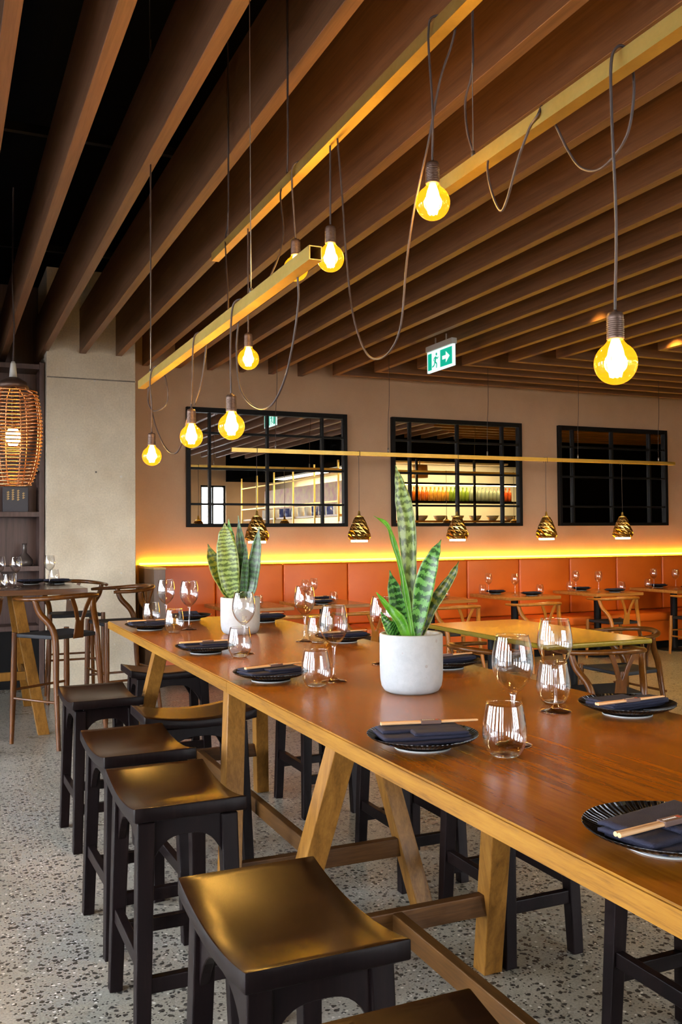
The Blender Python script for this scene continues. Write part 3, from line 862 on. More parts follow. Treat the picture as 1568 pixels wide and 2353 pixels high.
def make_wine():
    t = thing('wine_glass', 'x', 'wine glass')
    out = [(0.0055, 0.118), (0.012, 0.121), (0.026, 0.133), (0.038, 0.150), (0.0455, 0.172), (0.047, 0.188), (0.0455, 0.208), (0.0415, 0.23), (0.037, 0.25)]
    inn = [(0.0362, 0.25), (0.0407, 0.23), (0.0447, 0.208), (0.0462, 0.188), (0.0446, 0.172), (0.0368, 0.151), (0.0245, 0.1355), (0.011, 0.125), (0.0, 0.123)]
    prof = smooth_profile([(0.0, 0.1175)] + out[0:]) + smooth_profile(inn)
    MB().lathe(prof, 40).build('bowl', MAT['bowl'], t)
    MB().lathe([(0.0, 0.0), (0.040, 0.0), (0.0418, 0.001), (0.0415, 0.0024), (0.034, 0.0042), (0.018, 0.0075), (0.008, 0.014), (0.0045, 0.03), (0.0036, 0.06), (0.0040, 0.09), (0.0062, 0.11), (0.0085, 0.1185), (0.0, 0.1195)], 32).build('stem', MAT['stem'], t)
    return t
def smooth_profile(p):
    q = smooth_pts([(a, 0, b) for a, b in p], 4)
    return [(max(0.0, v.x), v.z) for v in q]
def make_tumbler():
    t = thing('stemless_tumbler', 'x', 'glass tumbler')
    out = [(0.0, 0.0), (0.022, 0.0), (0.027, 0.002), (0.036, 0.012), (0.0445, 0.03), (0.0478, 0.048), (0.0465, 0.07), (0.0425, 0.094), (0.0378, 0.118)]
    inn = [(0.0368, 0.118), (0.0415, 0.094), (0.0455, 0.07), (0.0467, 0.048), (0.0433, 0.031), (0.034, 0.0145), (0.024, 0.0085), (0.0, 0.0095)]
    MB().lathe(smooth_profile(out[1:]) + smooth_profile(inn), 40).build('glass_wall', MAT['bowl'], t)
    MB().lathe([(0.0, 0.0003), (0.0215, 0.0003), (0.026, 0.0022), (0.031, 0.0072), (0.022, 0.0078), (0.0, 0.0088)], 32).build('glass_base', MAT['stem'], t)
    return t
plate = Kind(make_plate()); napkin = Kind(make_napkin()); sticks = Kind(make_chopsticks()); wine = Kind(make_wine()); tumbler = Kind(make_tumbler())

GP, GN, GC, GW, GT = 'ribbed plates on the bar table', 'folded napkins on the bar table plates', 'chopsticks on the bar table', 'wine glasses on the bar table', 'tumblers on the bar table'
# near (front) side: x, y, napkin rot, stick centre dx,dy, rot, place words
front = [
    ((1.022, 1.092), 0.16, (-0.02, -0.03), 0.131, 'cut by the right edge of the photo, nearest setting'),
    ((0.998, 1.823), -0.2, (0.035, 0.03), -0.246, 'front side, left of the nearest tumbler'),
    ((1.004, 2.874), 0.2, (0.015, 0.0), 0.229, 'front side, middle setting'),
    ((1.000, 3.668), 0.05, (0.0, -0.018), 0.033, 'front side, just left of the small plant pot'),
    ((0.986, 4.705), 0.05, (0.0, -0.01), 0.05, 'front side, at the far left table corner'),
]
for i, ((x, y), rz, (dx, dy), rs, w) in enumerate(front):
    plate.put((x, y, TZ), 0.1 * i, 'black ribbed plate under a napkin, %s' % w, GP)
    napkin.put((x, y, TZ), rz, 'folded navy napkin on black plate, %s' % w, GN)
    sticks.put((x + dx, y + dy, TZ + 0.0475), rs, 'paper-banded chopsticks on navy napkin, %s' % w, GC)
back = [
    ((1.668, 1.92), 0.06, (-0.035, -0.055), 0.054, 'back side, beside the right edge of the photo'),
    ((1.662, 2.86), 0.1, (-0.01, -0.02), 0.1, 'back side, half hidden behind the large plant pot'),
    ((1.655, 3.76), 0.1, (0.0, -0.02), 0.08, 'back side, between the middle wine glasses'),
    ((1.645, 4.83), 0.1, (0.0, -0.02), 0.08, 'back side, half hidden behind the small plant pot'),
]
for i, ((x, y), rz, (dx, dy), rs, w) in enumerate(back):
    plate.put((x, y, TZ), 0.13 * i, 'black ribbed plate under a napkin, %s' % w, GP)
    napkin.put((x, y, TZ), rz + pi, 'folded navy napkin on black plate, %s' % w, GN)
    sticks.put((x + dx, y + dy, TZ + 0.0475), rs, 'paper-banded chopsticks on navy napkin, %s' % w, GC)
plate.put((1.30, 5.13, TZ), 0.4, 'black ribbed plate at the far end of the bar table, behind two wine glasses', GP)
napkin.put((1.30, 5.13, TZ), 1.4, 'folded navy napkin at the far end of the bar table, behind two wine glasses', GN)
for x, y, w in ((1.191, 1.748, 'nearest, standing behind the nearest tumbler'), (1.516, 2.025, 'nearest one of the back side, before a tumbler'),
                (1.179, 2.751, 'left of the large plant, front side'), (1.499, 3.038, 'touching the left side of the large pot'),
                (1.503, 3.839, 'back side, between the two plants'), (1.128, 3.559, 'right in front of the small plant pot'),
                (1.164, 4.591, 'right one of the distant pair'), (1.099, 4.83, 'left one of the distant pair')):
    wine.put((x, y, TZ), 0, 'empty stemmed wine glass on bar table, %s' % w, GW)
for x, y, w in ((1.110, 1.662, 'nearest and largest, right of the front plate'), (1.584, 2.125, 'behind the second wine glass stem'),
                (1.088, 2.682, 'right of the middle front plate'), (1.535, 3.76, 'on the back side behind the middle wine glass'),
                (1.081, 3.465, 'in front of the small plant pot'), (1.061, 4.481, 'right of the far left corner plate'), (1.057, 5.0, 'furthest left, behind the far left corner plate')):
    tumbler.put((x, y, TZ), 0, 'empty stemless glass tumbler on bar table, %s' % w, GT)

# ------------------------------------------------------------------ snake plants
def make_leaf(parent, pts, widths, mat, facing, cup=0.18, n=7):
    """pts: spine points; widths: blade widths along it; facing: approximate normal"""
    P = smooth_pts(pts, 5); N = len(P)
    Wd = [widths[0]] if len(widths) == 1 else []
    for i in range(N):
        t = i / (N - 1) * (len(widths) - 1); a = int(min(t, len(widths) - 2)); fr = t - a
        fr = fr * fr * (3 - 2 * fr)
        Wd.append(widths[a] * (1 - fr) + widths[a + 1] * fr)
    F = Vector(facing).normalized()
    vs = []; uv = []
    th = 0.0022
    for s_ in (0, 1):
        for i in range(N):
            tg = (P[min(i + 1, N - 1)] - P[max(i - 1, 0)]).normalized()
            sd = tg.cross(F).normalized(); nn = sd.cross(tg).normalized()
            for k in range(n + 1):
                u = -1 + 2 * k / n
                wv = 0.0016 * sin(i * 0.9 + u * 2)
                p = P[i] + sd * u * Wd[i] / 2 + nn * (cup * Wd[i] * (u * u - 0.4) + wv - (th if s_ else 0) * (1 - abs(u) * 0.8))
                vs.append(p); uv.append((k / n, i / (N - 1)))
    fs = []
    NN = N * (n + 1)
    for i in range(N - 1):
        for k in range(n):
            a = i * (n + 1) + k
            fs.append((a, a + 1, a + n + 2, a + n + 1))
            fs.append((NN + a + n + 1, NN + a + n + 2, NN + a + 1, NN + a))
        a = i * (n + 1); b = a + n
        fs.append((a, a + n + 1, NN + a + n + 1, NN + a)); fs.append((b + n + 1, b, NN + b, NN + b + n + 1))
    me = bpy.data.meshes.new('leaf'); me.from_pydata(vs, [], fs)
    me.materials.append(mat)
    ul = me.uv_layers.new(name='UVMap')
    for lp in me.loops:
        ul.data[lp.index].uv = uv[lp.vertex_index]
    for p in me.polygons: p.use_smooth = True
    me.update()
    o = bpy.data.objects.new('leaf', me); COL.objects.link(o); o.parent = parent
    return o
def make_pot(t, R, H):
    MB().lathe([(0.0, 0.0), (R * 0.72, 0.0), (R * 0.86, 0.006), (R * 0.95, 0.02), (R * 0.985, 0.04), (R, 0.08), (R, H - 0.003), (R - 0.003, H), (R - 0.012, H), (R - 0.014, H - 0.003), (R - 0.014, H - 0.022), (0.0, H - 0.022)], 64).build('pot', MAT['pot'], t)
    mb = MB(); vs = []
    mb.lathe([(0.0, H - 0.014), (R * 0.4, H - 0.0155), (R - 0.0145, H - 0.018)], 40)
    mb.v = [(x, y, z + 0.004 * noise.noise(Vector((x * 60, y * 60, 1)))) for x, y, z in mb.v]
    mb.build('soil', MAT['soil'], t)
def screen(dx, dz, df, z0):
    """offset in metres across / up / away as seen from the seats in front"""
    return CR * dx + Vector((0, 0, z0 + dz)) + CF * df
def plant(loc, label, R, H, leaves):
    t = thing('potted_snake_plant', label, 'potted plant', loc, 0, 'snake plants in concrete pots')
    make_pot(t, R, H)
    for pts, wd, mat, face, cup in leaves:
        F = -CF * face[0] + CR * face[1] + Vector((0, 0, face[2]))
        make_leaf(t, [screen(a, b, c, H - 0.02) for a, b, c in pts], wd, MAT[mat], F, cup)
    return t
plant((1.318, 2.475, TZ), 'tall snake plant with spread leaves in the larger-looking concrete pot, near table', 0.0965, 0.178, [
    ([(0.005, 0, 0.01), (0.0, 0.12, 0.015), (-0.008, 0.33, 0.02), (-0.024, 0.45, 0.02), (-0.042, 0.535, 0.02)], (0.022, 0.026, 0.044, 0.058, 0.052, 0.03, 0.002), 'leafB', (1, 0.1, 0), 0.15),
    ([(0.002, 0, -0.02), (-0.012, 0.10, -0.025), (-0.034, 0.22, -0.03), (-0.058, 0.31, -0.03), (-0.075, 0.352, -0.03), (-0.112, 0.378, -0.03)], (0.02, 0.021, 0.021, 0.02, 0.017, 0.013, 0.002), 'leafC', (1, 0.7, 0.2), 0.35),
    ([(0.012, 0, -0.01), (0.028, 0.1, -0.02), (0.046, 0.19, -0.03), (0.066, 0.25, -0.035), (0.092, 0.305, -0.03)], (0.025, 0.05, 0.062, 0.055, 0.036, 0.002), 'leafA', (1, -0.25, 0), 0.16),
    ([(0.022, 0, 0.01), (0.052, 0.075, 0.01), (0.092, 0.14, 0.0), (0.125, 0.19, -0.01), (0.146, 0.238, -0.02)], (0.03, 0.045, 0.04, 0.034, 0.024, 0.002), 'leafD', (1, -0.5, 0.15), 0.2),
    ([(-0.008, 0, 0.0), (-0.028, 0.06, 0.0), (-0.047, 0.13, -0.005), (-0.064, 0.212, -0.01)], (0.035, 0.062, 0.062, 0.045, 0.002), 'leafA', (1, 0.25, 0.1), 0.15),
    ([(-0.012, 0, -0.03), (-0.04, 0.065, -0.05), (-0.075, 0.105, -0.06), (-0.107, 0.148, -0.06)], (0.028, 0.04, 0.03, 0.02, 0.002), 'leafC', (1, 0.3, 0.5), 0.2),
    ([(-0.015, -0.002, -0.02), (-0.05, 0.028, -0.04), (-0.075, 0.052, -0.05), (-0.094, 0.09, -0.055)], (0.05, 0.066, 0.05, 0.026, 0.002), 'leafA', (1, 0.1, 0.55), 0.12),
    ([(0.0, 0, 0.04), (-0.012, 0.09, 0.045), (-0.02, 0.15, 0.045), (-0.012, 0.215, 0.045)], (0.03, 0.034, 0.03, 0.02, 0.002), 'leafD', (1, 0.2, 0), 0.15),
])
plant((1.345, 4.30, TZ), 'snake plant with broad dark leaves in the smaller-looking pot, far table', 0.0965, 0.178, [
    ([(-0.025, 0, -0.01), (-0.048, 0.1, -0.02), (-0.058, 0.22, -0.025), (-0.068, 0.31, -0.02), (-0.073, 0.385, -0.015)], (0.035, 0.09, 0.108, 0.1, 0.068, 0.003), 'leafB', (1, 0.05, 0), 0.12),
    ([(-0.04, 0, 0.0), (-0.08, 0.09, 0.0), (-0.125, 0.185, 0.0), (-0.158, 0.282, 0.0)], (0.035, 0.066, 0.076, 0.06, 0.003), 'leafD', (1, 0.3, 0.1), 0.15),
    ([(0.03, 0, 0.0), (0.055, 0.1, 0.0), (0.078, 0.22, -0.01), (0.097, 0.37, -0.01)], (0.05, 0.08, 0.076, 0.055, 0.003), 'leafE', (1, -0.35, 0), 0.16),
    ([(0.0, 0, 0.03), (0.004, 0.12, 0.035), (0.002, 0.25, 0.035), (-0.012, 0.42, 0.04)], (0.05, 0.07, 0.066, 0.045, 0.003), 'leafE', (1, -0.1, 0), 0.15),
    ([(-0.03, 0, 0.03), (-0.045, 0.14, 0.035), (-0.053, 0.27, 0.04), (-0.06, 0.405, 0.04)], (0.05, 0.08, 0.08, 0.055, 0.003), 'leafA', (1, 0.1, 0), 0.15),
    ([(0.01, 0, 0.0), (0.022, 0.1, -0.01), (0.03, 0.2, -0.02), (0.032, 0.29, -0.02)], (0.03, 0.04, 0.036, 0.022, 0.002), 'leafE', (1, 0.2, 0.1), 0.15),
])

# ------------------------------------------------------------------ brass rails and bare bulbs
def rail(name, label, x, y0, y1, zb, wires):
    t = thing(name, label, 'brass light rail', (x, (y0 + y1) / 2, zb), 0, 'brass light rails over the bar table')
    a, b = y0 - (y0 + y1) / 2, y1 - (y0 + y1) / 2
    w, th, H = 0.019, 0.003, 0.04
    mb = MB()
    prof_o = [(-w, 0), (w, 0), (w, H), (-w, H)]; prof_i = [(-w + th, th), (w - th, th), (w - th, H - th), (-w + th, H - th)]
    vs = [(u, a, v) for u, v in prof_o] + [(u, b, v) for u, v in prof_o] + [(u, a, v) for u, v in prof_i] + [(u, b, v) for u, v in prof_i]
    fs = []
    for i in range(4):
        j_ = (i + 1) % 4
        fs += [(i, j_, 4 + j_, 4 + i), (8 + j_, 8 + i, 12 + i, 12 + j_), (j_, i, 8 + i, 8 + j_), (4 + i, 4 + j_, 12 + j_, 12 + i)]
    mb.add(vs, fs); mb.build('brass_tube', MAT['brass'], t)
    for wy in wires:
        yy = wy - (y0 + y1) / 2
        MB().tube([(0, yy, H), (0, yy, ZC - zb)], 0.0016, 6).build('suspension_wire', MAT['steel'], t)
        MB().lathe([(0.0, 0.026), (0.006, 0.026), (0.006, 0.0), (0.0, 0.0)], 12, (0, yy, H)).build('wire_grip', MAT['steel'], t)
    return t
rail('brass_rail', 'longest square brass rail, running from the top edge of the photo down over the table', 1.25, 0.4, 4.385, 2.867, (3.347, 4.16, 1.2))
rail('brass_rail', 'square brass rail at the upper right, holding the largest glowing bulb', 1.37, 0.3, 2.335, 2.51, (2.174, 0.8))
rail('brass_rail', 'low square brass rail with an open square end, above three small bulbs', 0.95, 2.325, 4.72, 2.262, (4.5, 2.9))

def make_bulb(dia=0.095):
    t = thing('bare_bulb_pendant', 'x', 'pendant bulb')
    R = dia / 2
    gp = [(0.0, -R)]
    for i in range(1, 15):
        a = -pi / 2 + i * (pi / 2 + 0.98) / 14
        gp.append((R * cos(a), R * sin(a)))
    gp += [(0.0205, R * 0.97), (0.017, R * 1.1), (0.0155, R * 1.25), (0.0155, R * 1.42)]
    MB().lathe(gp, 32).build('globe', MAT['globe'], t)
    fb = MB()
    for k in range(7):
        a = 2 * pi * k / 7
        pts = [(0.006 * cos(a), 0.006 * sin(a), 0.05), (0.014 * cos(a), 0.014 * sin(a), 0.026), (0.016 * cos(a), 0.016 * sin(a), 0.0), (0.010 * cos(a + .4), 0.010 * sin(a + .4), -0.03)]
        fb.tube(smooth_pts(pts, 4), 0.0036, 6)
    fb.tube([(0, 0, 0.06), (0, 0, -0.028)], [0.0085, 0.0065], 8)
    fb.build('filament', MAT['filament'], t)
    sk = [(0.0, 0.12), (0.004, 0.12), (0.006, 0.114), (0.0155, 0.1125), (0.0185, 0.106), (0.0185, 0.098)]
    for i in range(9):
        z = 0.097 - i * 0.0046
        sk += [(0.0182, z), (0.0196, z - 0.0016), (0.0182, z - 0.0032)]
    sk += [(0.0195, 0.055), (0.0175, 0.0525), (0.0, 0.0525)]
    MB().lathe(sk, 28).build('lamp_holder', MAT['socket'], t)
    return t
bulb = Kind(make_bulb())
GB = 'bare filament bulbs over the bar table'
CR_ = 0.0034
cords = {
 1: [(1.37, 1.597, 1.99), (1.345, 1.56, 2.18), (1.33, 1.551, 2.39), (1.332, 1.553, 2.52), (1.345, 1.545, 2.556), (1.375, 1.55, 2.556), (1.41, 1.575, 2.54), (1.41, 1.571, 2.477), (1.41, 1.59, 2.401), (1.41, 1.634, 2.364), (1.41, 1.695, 2.351), (1.41, 1.757, 2.38), (1.41, 1.806, 2.442), (1.40, 1.842, 2.52), (1.385, 1.86, 2.556), (1.36, 1.84, 2.556), (1.345, 1.837, 2.53), (1.35, 1.873, 2.52), (1.35, 1.902, 2.49), (1.35, 1.932, 2.453), (1.35, 1.982, 2.369), (1.35, 2.013, 2.352), (1.35, 2.053, 2.417), (1.352, 2.075, 2.49), (1.37, 2.08, 2.556)],
 2: [(1.24, 2.177, 2.525), (1.226, 2.149, 2.659), (1.22, 2.155, 2.818), (1.222, 2.159, 2.88), (1.226, 2.149, 2.912), (1.26, 2.125, 2.913), (1.278, 2.11, 2.89), (1.27, 2.12, 2.83), (1.25, 2.15, 2.74), (1.243, 2.2, 2.6), (1.235, 2.236, 2.503), (1.235, 2.284, 2.407), (1.245, 2.345, 2.286), (1.25, 2.392, 2.123), (1.25, 2.462, 2.059), (1.25, 2.559, 2.049), (1.25, 2.648, 2.096), (1.25, 2.733, 2.226), (1.25, 2.779, 2.406), (1.25, 2.818, 2.67), (1.25, 2.852, 2.866)],
 3: [(1.25, 2.92, 2.585), (1.25, 2.918, 2.7), (1.25, 2.917, 2.867)],
 4: [(1.25, 3.262, 2.64), (1.235, 3.24, 2.74), (1.222, 3.225, 2.86), (1.224, 3.205, 2.905), (1.25, 3.17, 2.912), (1.275, 3.15, 2.9)],
 5: [(1.25, 3.858, 2.398), (1.25, 3.856, 2.6), (1.25, 3.855, 2.867)],
 6: [(0.95, 3.132, 2.004), (0.935, 3.09, 2.147), (0.922, 3.03, 2.266), (0.926, 3.0, 2.305), (0.95, 2.98, 2.308), (0.975, 3.03, 2.3), (0.978, 3.13, 2.26), (0.972, 3.135, 2.141), (0.97, 3.075, 2.007), (0.97, 2.907, 1.928), (0.97, 2.753, 1.918), (0.97, 2.631, 1.982), (0.97, 2.554, 2.088), (0.97, 2.511, 2.196), (0.965, 2.503, 2.262)],
 7: [(0.95, 3.7, 2.026), (0.935, 3.62, 2.146), (0.922, 3.56, 2.25), (0.926, 3.54, 2.3), (0.95, 3.53, 2.308), (0.975, 3.56, 2.3), (0.977, 3.575, 2.237), (0.97, 3.613, 2.122), (0.965, 3.7, 2.045)],
 8: [(0.95, 4.475, 2.008), (0.935, 4.4, 2.13), (0.922, 4.379, 2.238), (0.926, 4.34, 2.3), (0.95, 4.31, 2.308), (0.975, 4.32, 2.28), (0.97, 4.211, 2.184), (0.97, 4.248, 2.118), (0.97, 4.506, 2.12), (0.97, 4.65, 2.183), (0.975, 4.66, 2.27), (0.96, 4.55, 2.24), (0.95, 4.463, 2.113), (0.95, 4.346, 2.004), (0.95, 4.18, 1.91), (0.95, 4.026, 1.868), (0.95, 3.896, 1.884), (0.95, 3.76, 2.0), (0.95, 3.705, 2.03)],
}
bpos = {1: (1.37, 1.597, 1.875), 2: (1.24, 2.177, 2.412), 3: (1.25, 2.92, 2.469), 4: (1.25, 3.262, 2.525), 5: (1.25, 3.858, 2.283), 6: (0.95, 3.132, 1.889), 7: (0.95, 3.70, 1.911), 8: (0.95, 4.475, 1.893)}
btxt = {1: 'largest, hanging on a long cord at the right', 2: 'hanging from the long rail, upper centre, with a deep cord swag', 3: 'straight below the long rail, just right of the low rail end',
        4: 'half hidden behind the open end of the low brass rail', 5: 'small, at the far end of the long rail',
        6: 'right one of three below the low rail', 7: 'middle one of the three below the low rail', 8: 'lowest and smallest, in front of the wall beside the concrete column'}
for i in range(1, 9):
    o = bulb.put(bpos[i], 0.3 * i, 'glowing round amber bulb, %s' % btxt[i], GB)
for o in [x for x in COL.objects if x.name.startswith('bare_bulb_pendant') and x.parent is None]:
    i = min(bpos, key=lambda k: (Vector(bpos[k]) - Vector(o.location)).length)
    c, s_ = cos(-0.3 * i), sin(-0.3 * i)
    pts = []
    for p in smooth_pts(cords[i], 6):
        d = p - Vector(bpos[i])
        pts.append((d.x * c - d.y * s_, d.x * s_ + d.y * c, d.z))
    MB().tube(pts, CR_, 8).build('cord', MAT['cord'], o)
    point(bpos[i], 13.0, (1.0, 0.6, 0.2), 0.03)
def loose_cord(label, pts, r=CR_):
    o = MB().tube(smooth_pts(pts, 6), r, 8).build('supply_cord', MAT['cord'])
    tag(o, label, 'cord', 'supply cords of the brass rails')
loose_cord('dark supply cord dropping from the battens beside the steel wire of the upper right rail', [(1.372, 2.168, 3.98), (1.372, 2.172, 2.97), (1.372, 2.178, 2.811), (1.37, 2.212, 2.739), (1.37, 2.205, 2.648), (1.375, 2.175, 2.56)])
loose_cord('dark supply cord falling to the long rail and looping down to the low rail', [(1.253, 3.342, 3.98), (1.253, 3.345, 3.3), (1.25, 3.352, 2.93), (1.225, 3.36, 2.85), (1.2, 3.26, 2.68), (1.15, 3.15, 2.56), (1.1, 3.12, 2.45), (1.07, 3.17, 2.37), (1.04, 3.24, 2.32), (1.0, 3.26, 2.31), (0.96, 3.2, 2.304)])
loose_cord('dark supply cord tied at the far end of the long rail', [(1.252, 4.15, 3.98), (1.252, 4.158, 3.1), (1.24, 4.17, 2.92), (1.19, 4.0, 2.8), (1.1, 3.68, 2.6), (1.05, 3.5, 2.47), (0.99, 3.3, 2.36), (0.955, 3.19, 2.304)])
loose_cord('dark supply cord running down to the far end of the low rail', [(0.952, 4.49, 3.98), (0.952, 4.495, 3.0), (0.952, 4.5, 2.5), (0.952, 4.505, 2.304)])

# ------------------------------------------------------------------ pendants over the banquette
PY, PZ = 8.745, 2.335
t = thing('wall_brass_rail', 'thin brass rail hung across in front of the three mirrors', 'brass light rail', (5.6, PY, PZ))
MB().box(-2.95, 2.8, -0.019, 0.019, 0, 0.04).build('brass_tube', MAT['brass'], t)
for x in (3.117, 4.4, 5.653, 6.915, 8.147):
    MB().tube(smooth_pts([(x - 5.6, 0, 0.04), (x - 5.6 + 0.004, 0, 0.4), (x - 5.6 + 0.02, 0.0, 0.75), (x - 5.6 + 0.01, 0.0, ZC - PZ)], 5), 0.003, 6).build('suspension_wire', MAT['cord'], t)
    MB().lathe([(0.0, 0.05), (0.008, 0.05), (0.008, 0.0), (0.0, 0.0)], 12, (x - 5.6, 0, 0.04)).build('wire_grip', MAT['steel'], t)
def make_facet():
    t = thing('faceted_pendant', 'x', 'pendant lamp')
    n = 11
    rows = [(0.045, 0.235), (0.062, 0.205), (0.078, 0.17), (0.094, 0.132), (0.109, 0.093), (0.121, 0.055), (0.124, 0.022), (0.103, -0.008)]
    MB().lathe(rows, n, twist=pi / n, smooth=False).lathe([(0.099, -0.008), (0.118, 0.022), (0.115, 0.055), (0.09, 0.13), (0.058, 0.2), (0.0, 0.23)], n, smooth=False).build('shade', MAT['facet'], t, fix=False)
    MB().lathe([(0.0, 0.3), (0.006, 0.3), (0.012, 0.285), (0.014, 0.255), (0.046, 0.236), (0.0, 0.236)], 20).build('cap', MAT['brass'], t)
    MB().lathe([(0.0, 0.0), (0.088, 0.0), (0.088, -0.03), (0.0, -0.03)], 24).build('diffuser', MAT['lamp_core'], t)
    MB().tube([(0, 0, 0.295), (0.003, 0.003, 0.6), (0, 0, 0.885)], 0.0028, 6).build('cord', MAT['cord'], t)
    MB().tube([(-0.0, 0.0225, 0.87), (0, 0.0225, 0.93), (0, -0.0225, 0.93), (0, -0.0225, 0.87)], 0.003, 6).build('rail_loop', MAT['cord'], t)
    return t
facet = Kind(make_facet())
for i, (x, w) in enumerate(((2.915, 'behind the small snake plant, first from the left'), (4.05, 'between the first and second mirror'), (5.25, 'in front of the middle of the second mirror'),
                           (6.45, 'between the second and third mirror'), (7.57, 'in front of the right half of the third mirror'))):
    facet.put((x, PY, PZ - 0.885), 0.2 * i, 'dark brass faceted cone pendant, %s' % w, 'faceted brass pendants on the wall rail')
    spot((x, PY, PZ - 0.875), (0, 0, -1), 70, (1.0, 0.68, 0.26), radians(130), r=0.08)

# ------------------------------------------------------------------ exit sign
t = thing('exit_sign', 'green and white running-man exit sign hanging under the battens', 'exit sign', (4.32, 7.46, 3.05))
L_, H_ = 0.245, 0.2
MB().box(-0.012, 0.012, -L_, L_, 0, H_).build('sign_panel', MAT['exit_white'], t, bevel=0.002)
MB().box(-0.03, 0.03, -L_, L_, H_, H_ + 0.055).build('sign_housing', plain('sign_housing_grey', (0.5, 0.52, 0.52), 0.4), t, bevel=0.004)
MB().tube([(0, -0.1, H_ + 0.05), (0, -0.1, 0.32)], 0.008, 8).tube([(0, 0.1, H_ + 0.05), (0, 0.1, 0.32)], 0.008, 8).build('hanger', MAT['steel'], t)
def face(sx):
    x = sx * 0.0125; x2 = sx * 0.0145
    MB().box(min(x, x2), max(x, x2), 0.155, 0.225, 0.02, 0.18).build('doorway_field', MAT['exit_green'], t)
    MB().box(min(x, x2), max(x, x2), -0.225, -0.01, 0.02, 0.18).build('arrow_field', MAT['exit_green'], t)
    y = lambda u: u
    w = MB()
    ax = (sx * 0.0145, sx * 0.0160); a_, b_ = min(ax), max(ax)
    # arrow pointing to the right of the viewer facing it (towards -y seen from -x)
    w.prism([(-0.05, 0.083), (-0.05, 0.117), (-0.115, 0.117), (-0.115, 0.152), (-0.185, 0.1), (-0.115, 0.048), (-0.115, 0.083)], 'x', a_, b_)
    w.build('arrow', MAT['exit_white'], t)
    m = MB()
    def limb(p, q, wd):
        d = Vector((q[0] - p[0], q[1] - p[1])); nrm = Vector((-d.y, d.x)).normalized() * wd / 2
        m.prism([(p[0] + nrm.x, p[1] + nrm.y), (p[0] - nrm.x, p[1] - nrm.y), (q[0] - nrm.x, q[1] - nrm.y), (q[0] + nrm.x, q[1] + nrm.y)], 'x', a_, b_)
    limb((0.07, 0.135), (0.09, 0.085), 0.026)          # torso
    limb((0.088, 0.088), (0.055, 0.066), 0.015); limb((0.055, 0.066), (0.06, 0.026), 0.013)    # front leg
    limb((0.09, 0.088), (0.105, 0.055), 0.015); limb((0.105, 0.055), (0.14, 0.045), 0.013)     # rear leg
    limb((0.072, 0.132), (0.045, 0.112), 0.011); limb((0.045, 0.112), (0.025, 0.125), 0.010)   # front arm
    limb((0.075, 0.132), (0.105, 0.122), 0.011); limb((0.105, 0.122), (0.112, 0.098), 0.010)   # rear arm
    m.prism([(0.06 + 0.0135 * cos(2 * pi * k / 14), 0.157 + 0.0135 * sin(2 * pi * k / 14)) for k in range(14)], 'x', a_, b_)
    m.build('running_figure', MAT['exit_green'], t)
face(-1); face(1)

# ------------------------------------------------------------------ mirrors
MZ0, MZ1 = 1.594, 2.925
def mirror(x0, x1, vs_, label):
    cx = (x0 + x1) / 2; w = (x1 - x0) / 2; hh = MZ1 - MZ0
    t = thing('wall_mirror', label, 'mirror', (cx, YW, MZ0), 0, 'black framed grid mirrors on the tan wall')
    MB().box(-w + 0.02, w - 0.02, -0.012, -0.004, 0.02, hh - 0.02).build('mirror_glass', MAT['mirror'], t)
    fr = MB()
    d = -0.055
    fr.box(-w, -w + 0.045, d, 0, 0, hh).box(w - 0.045, w, d, 0, 0, hh).box(-w + 0.045, w - 0.045, d, 0, 0, 0.04).box(-w + 0.045, w - 0.045, d, 0, hh - 0.055, hh)
    fr.build('frame', MAT['black_metal'], t, bevel=0.004)
    for xv in vs_:
        MB().box(xv - cx - 0.013, xv - cx + 0.013, -0.045, -0.012, 0.04, hh - 0.055).build('vertical_bar', MAT['black_metal'], t, bevel=0.003)
    for zv in (2.645, 2.247, 1.85):
        MB().box(-w + 0.045, w - 0.045, -0.043, -0.014, zv - MZ0 - 0.012, zv - MZ0 + 0.012).build('horizontal_bar', MAT['black_metal'], t, bevel=0.003)
mirror(2.476, 4.416, (2.742, 3.423, 4.103), 'black framed grid mirror nearest the concrete column, reflecting the lit kitchen side')
mirror(5.012, 6.897, (5.268, 5.942, 6.609), 'middle black framed grid mirror, reflecting shelves of bottles')
mirror(7.483, 9.341, (7.723, 8.38, 9.035), 'black framed grid mirror at the right, mostly reflecting darkness')

# ------------------------------------------------------------------ banquette
bq = thing('banquette', 'long rust-orange upholstered banquette along the back wall', 'banquette', (0, 0, 0))
XE = 13.5
edges = [2.18, 2.31, 2.70, 3.50, 4.30, 5.1, 5.9, 6.66, 7.44, 8.2, 8.98, 9.75, 10.5, 11.25, 12.0, 12.75, XE]
BY = 9.60
ZBQ = 1.18
edges = [2.06, 2.73, 3.51, 4.30, 5.1, 5.9, 6.66, 7.44, 8.2, 8.98, 9.75, 10.5, 11.25, 12.0, 12.75, XE]
for a, b in zip(edges, edges[1:]):
    mb = MB().box(a + 0.003, b - 0.003, BY, BY + 0.14, 0.47, ZBQ)
    o = mb.build('back_cushion', MAT['leather'], bq, bevel=0.022, seg=3)
    for p in o.data.polygons: p.use_smooth = True
for a, b in ((2.06, 4.3), (4.3, 6.66), (6.66, 8.98), (8.98, 11.25), (11.25, XE)):
    o = MB().box(a + 0.003, b - 0.003, 9.1, BY + 0.02, 0.36, 0.47).build('seat_cushion', MAT['leather'], bq, bevel=0.025, seg=3)
    for p in o.data.polygons: p.use_smooth = True
MB().box(2.06, XE, 9.14, YW - 0.005, 0.1, 0.36).build('base', MAT['leather'], bq, bevel=0.003)
MB().box(2.06, XE, 9.22, YW - 0.005, 0.0, 0.1).build('plinth', MAT['black_metal'], bq)
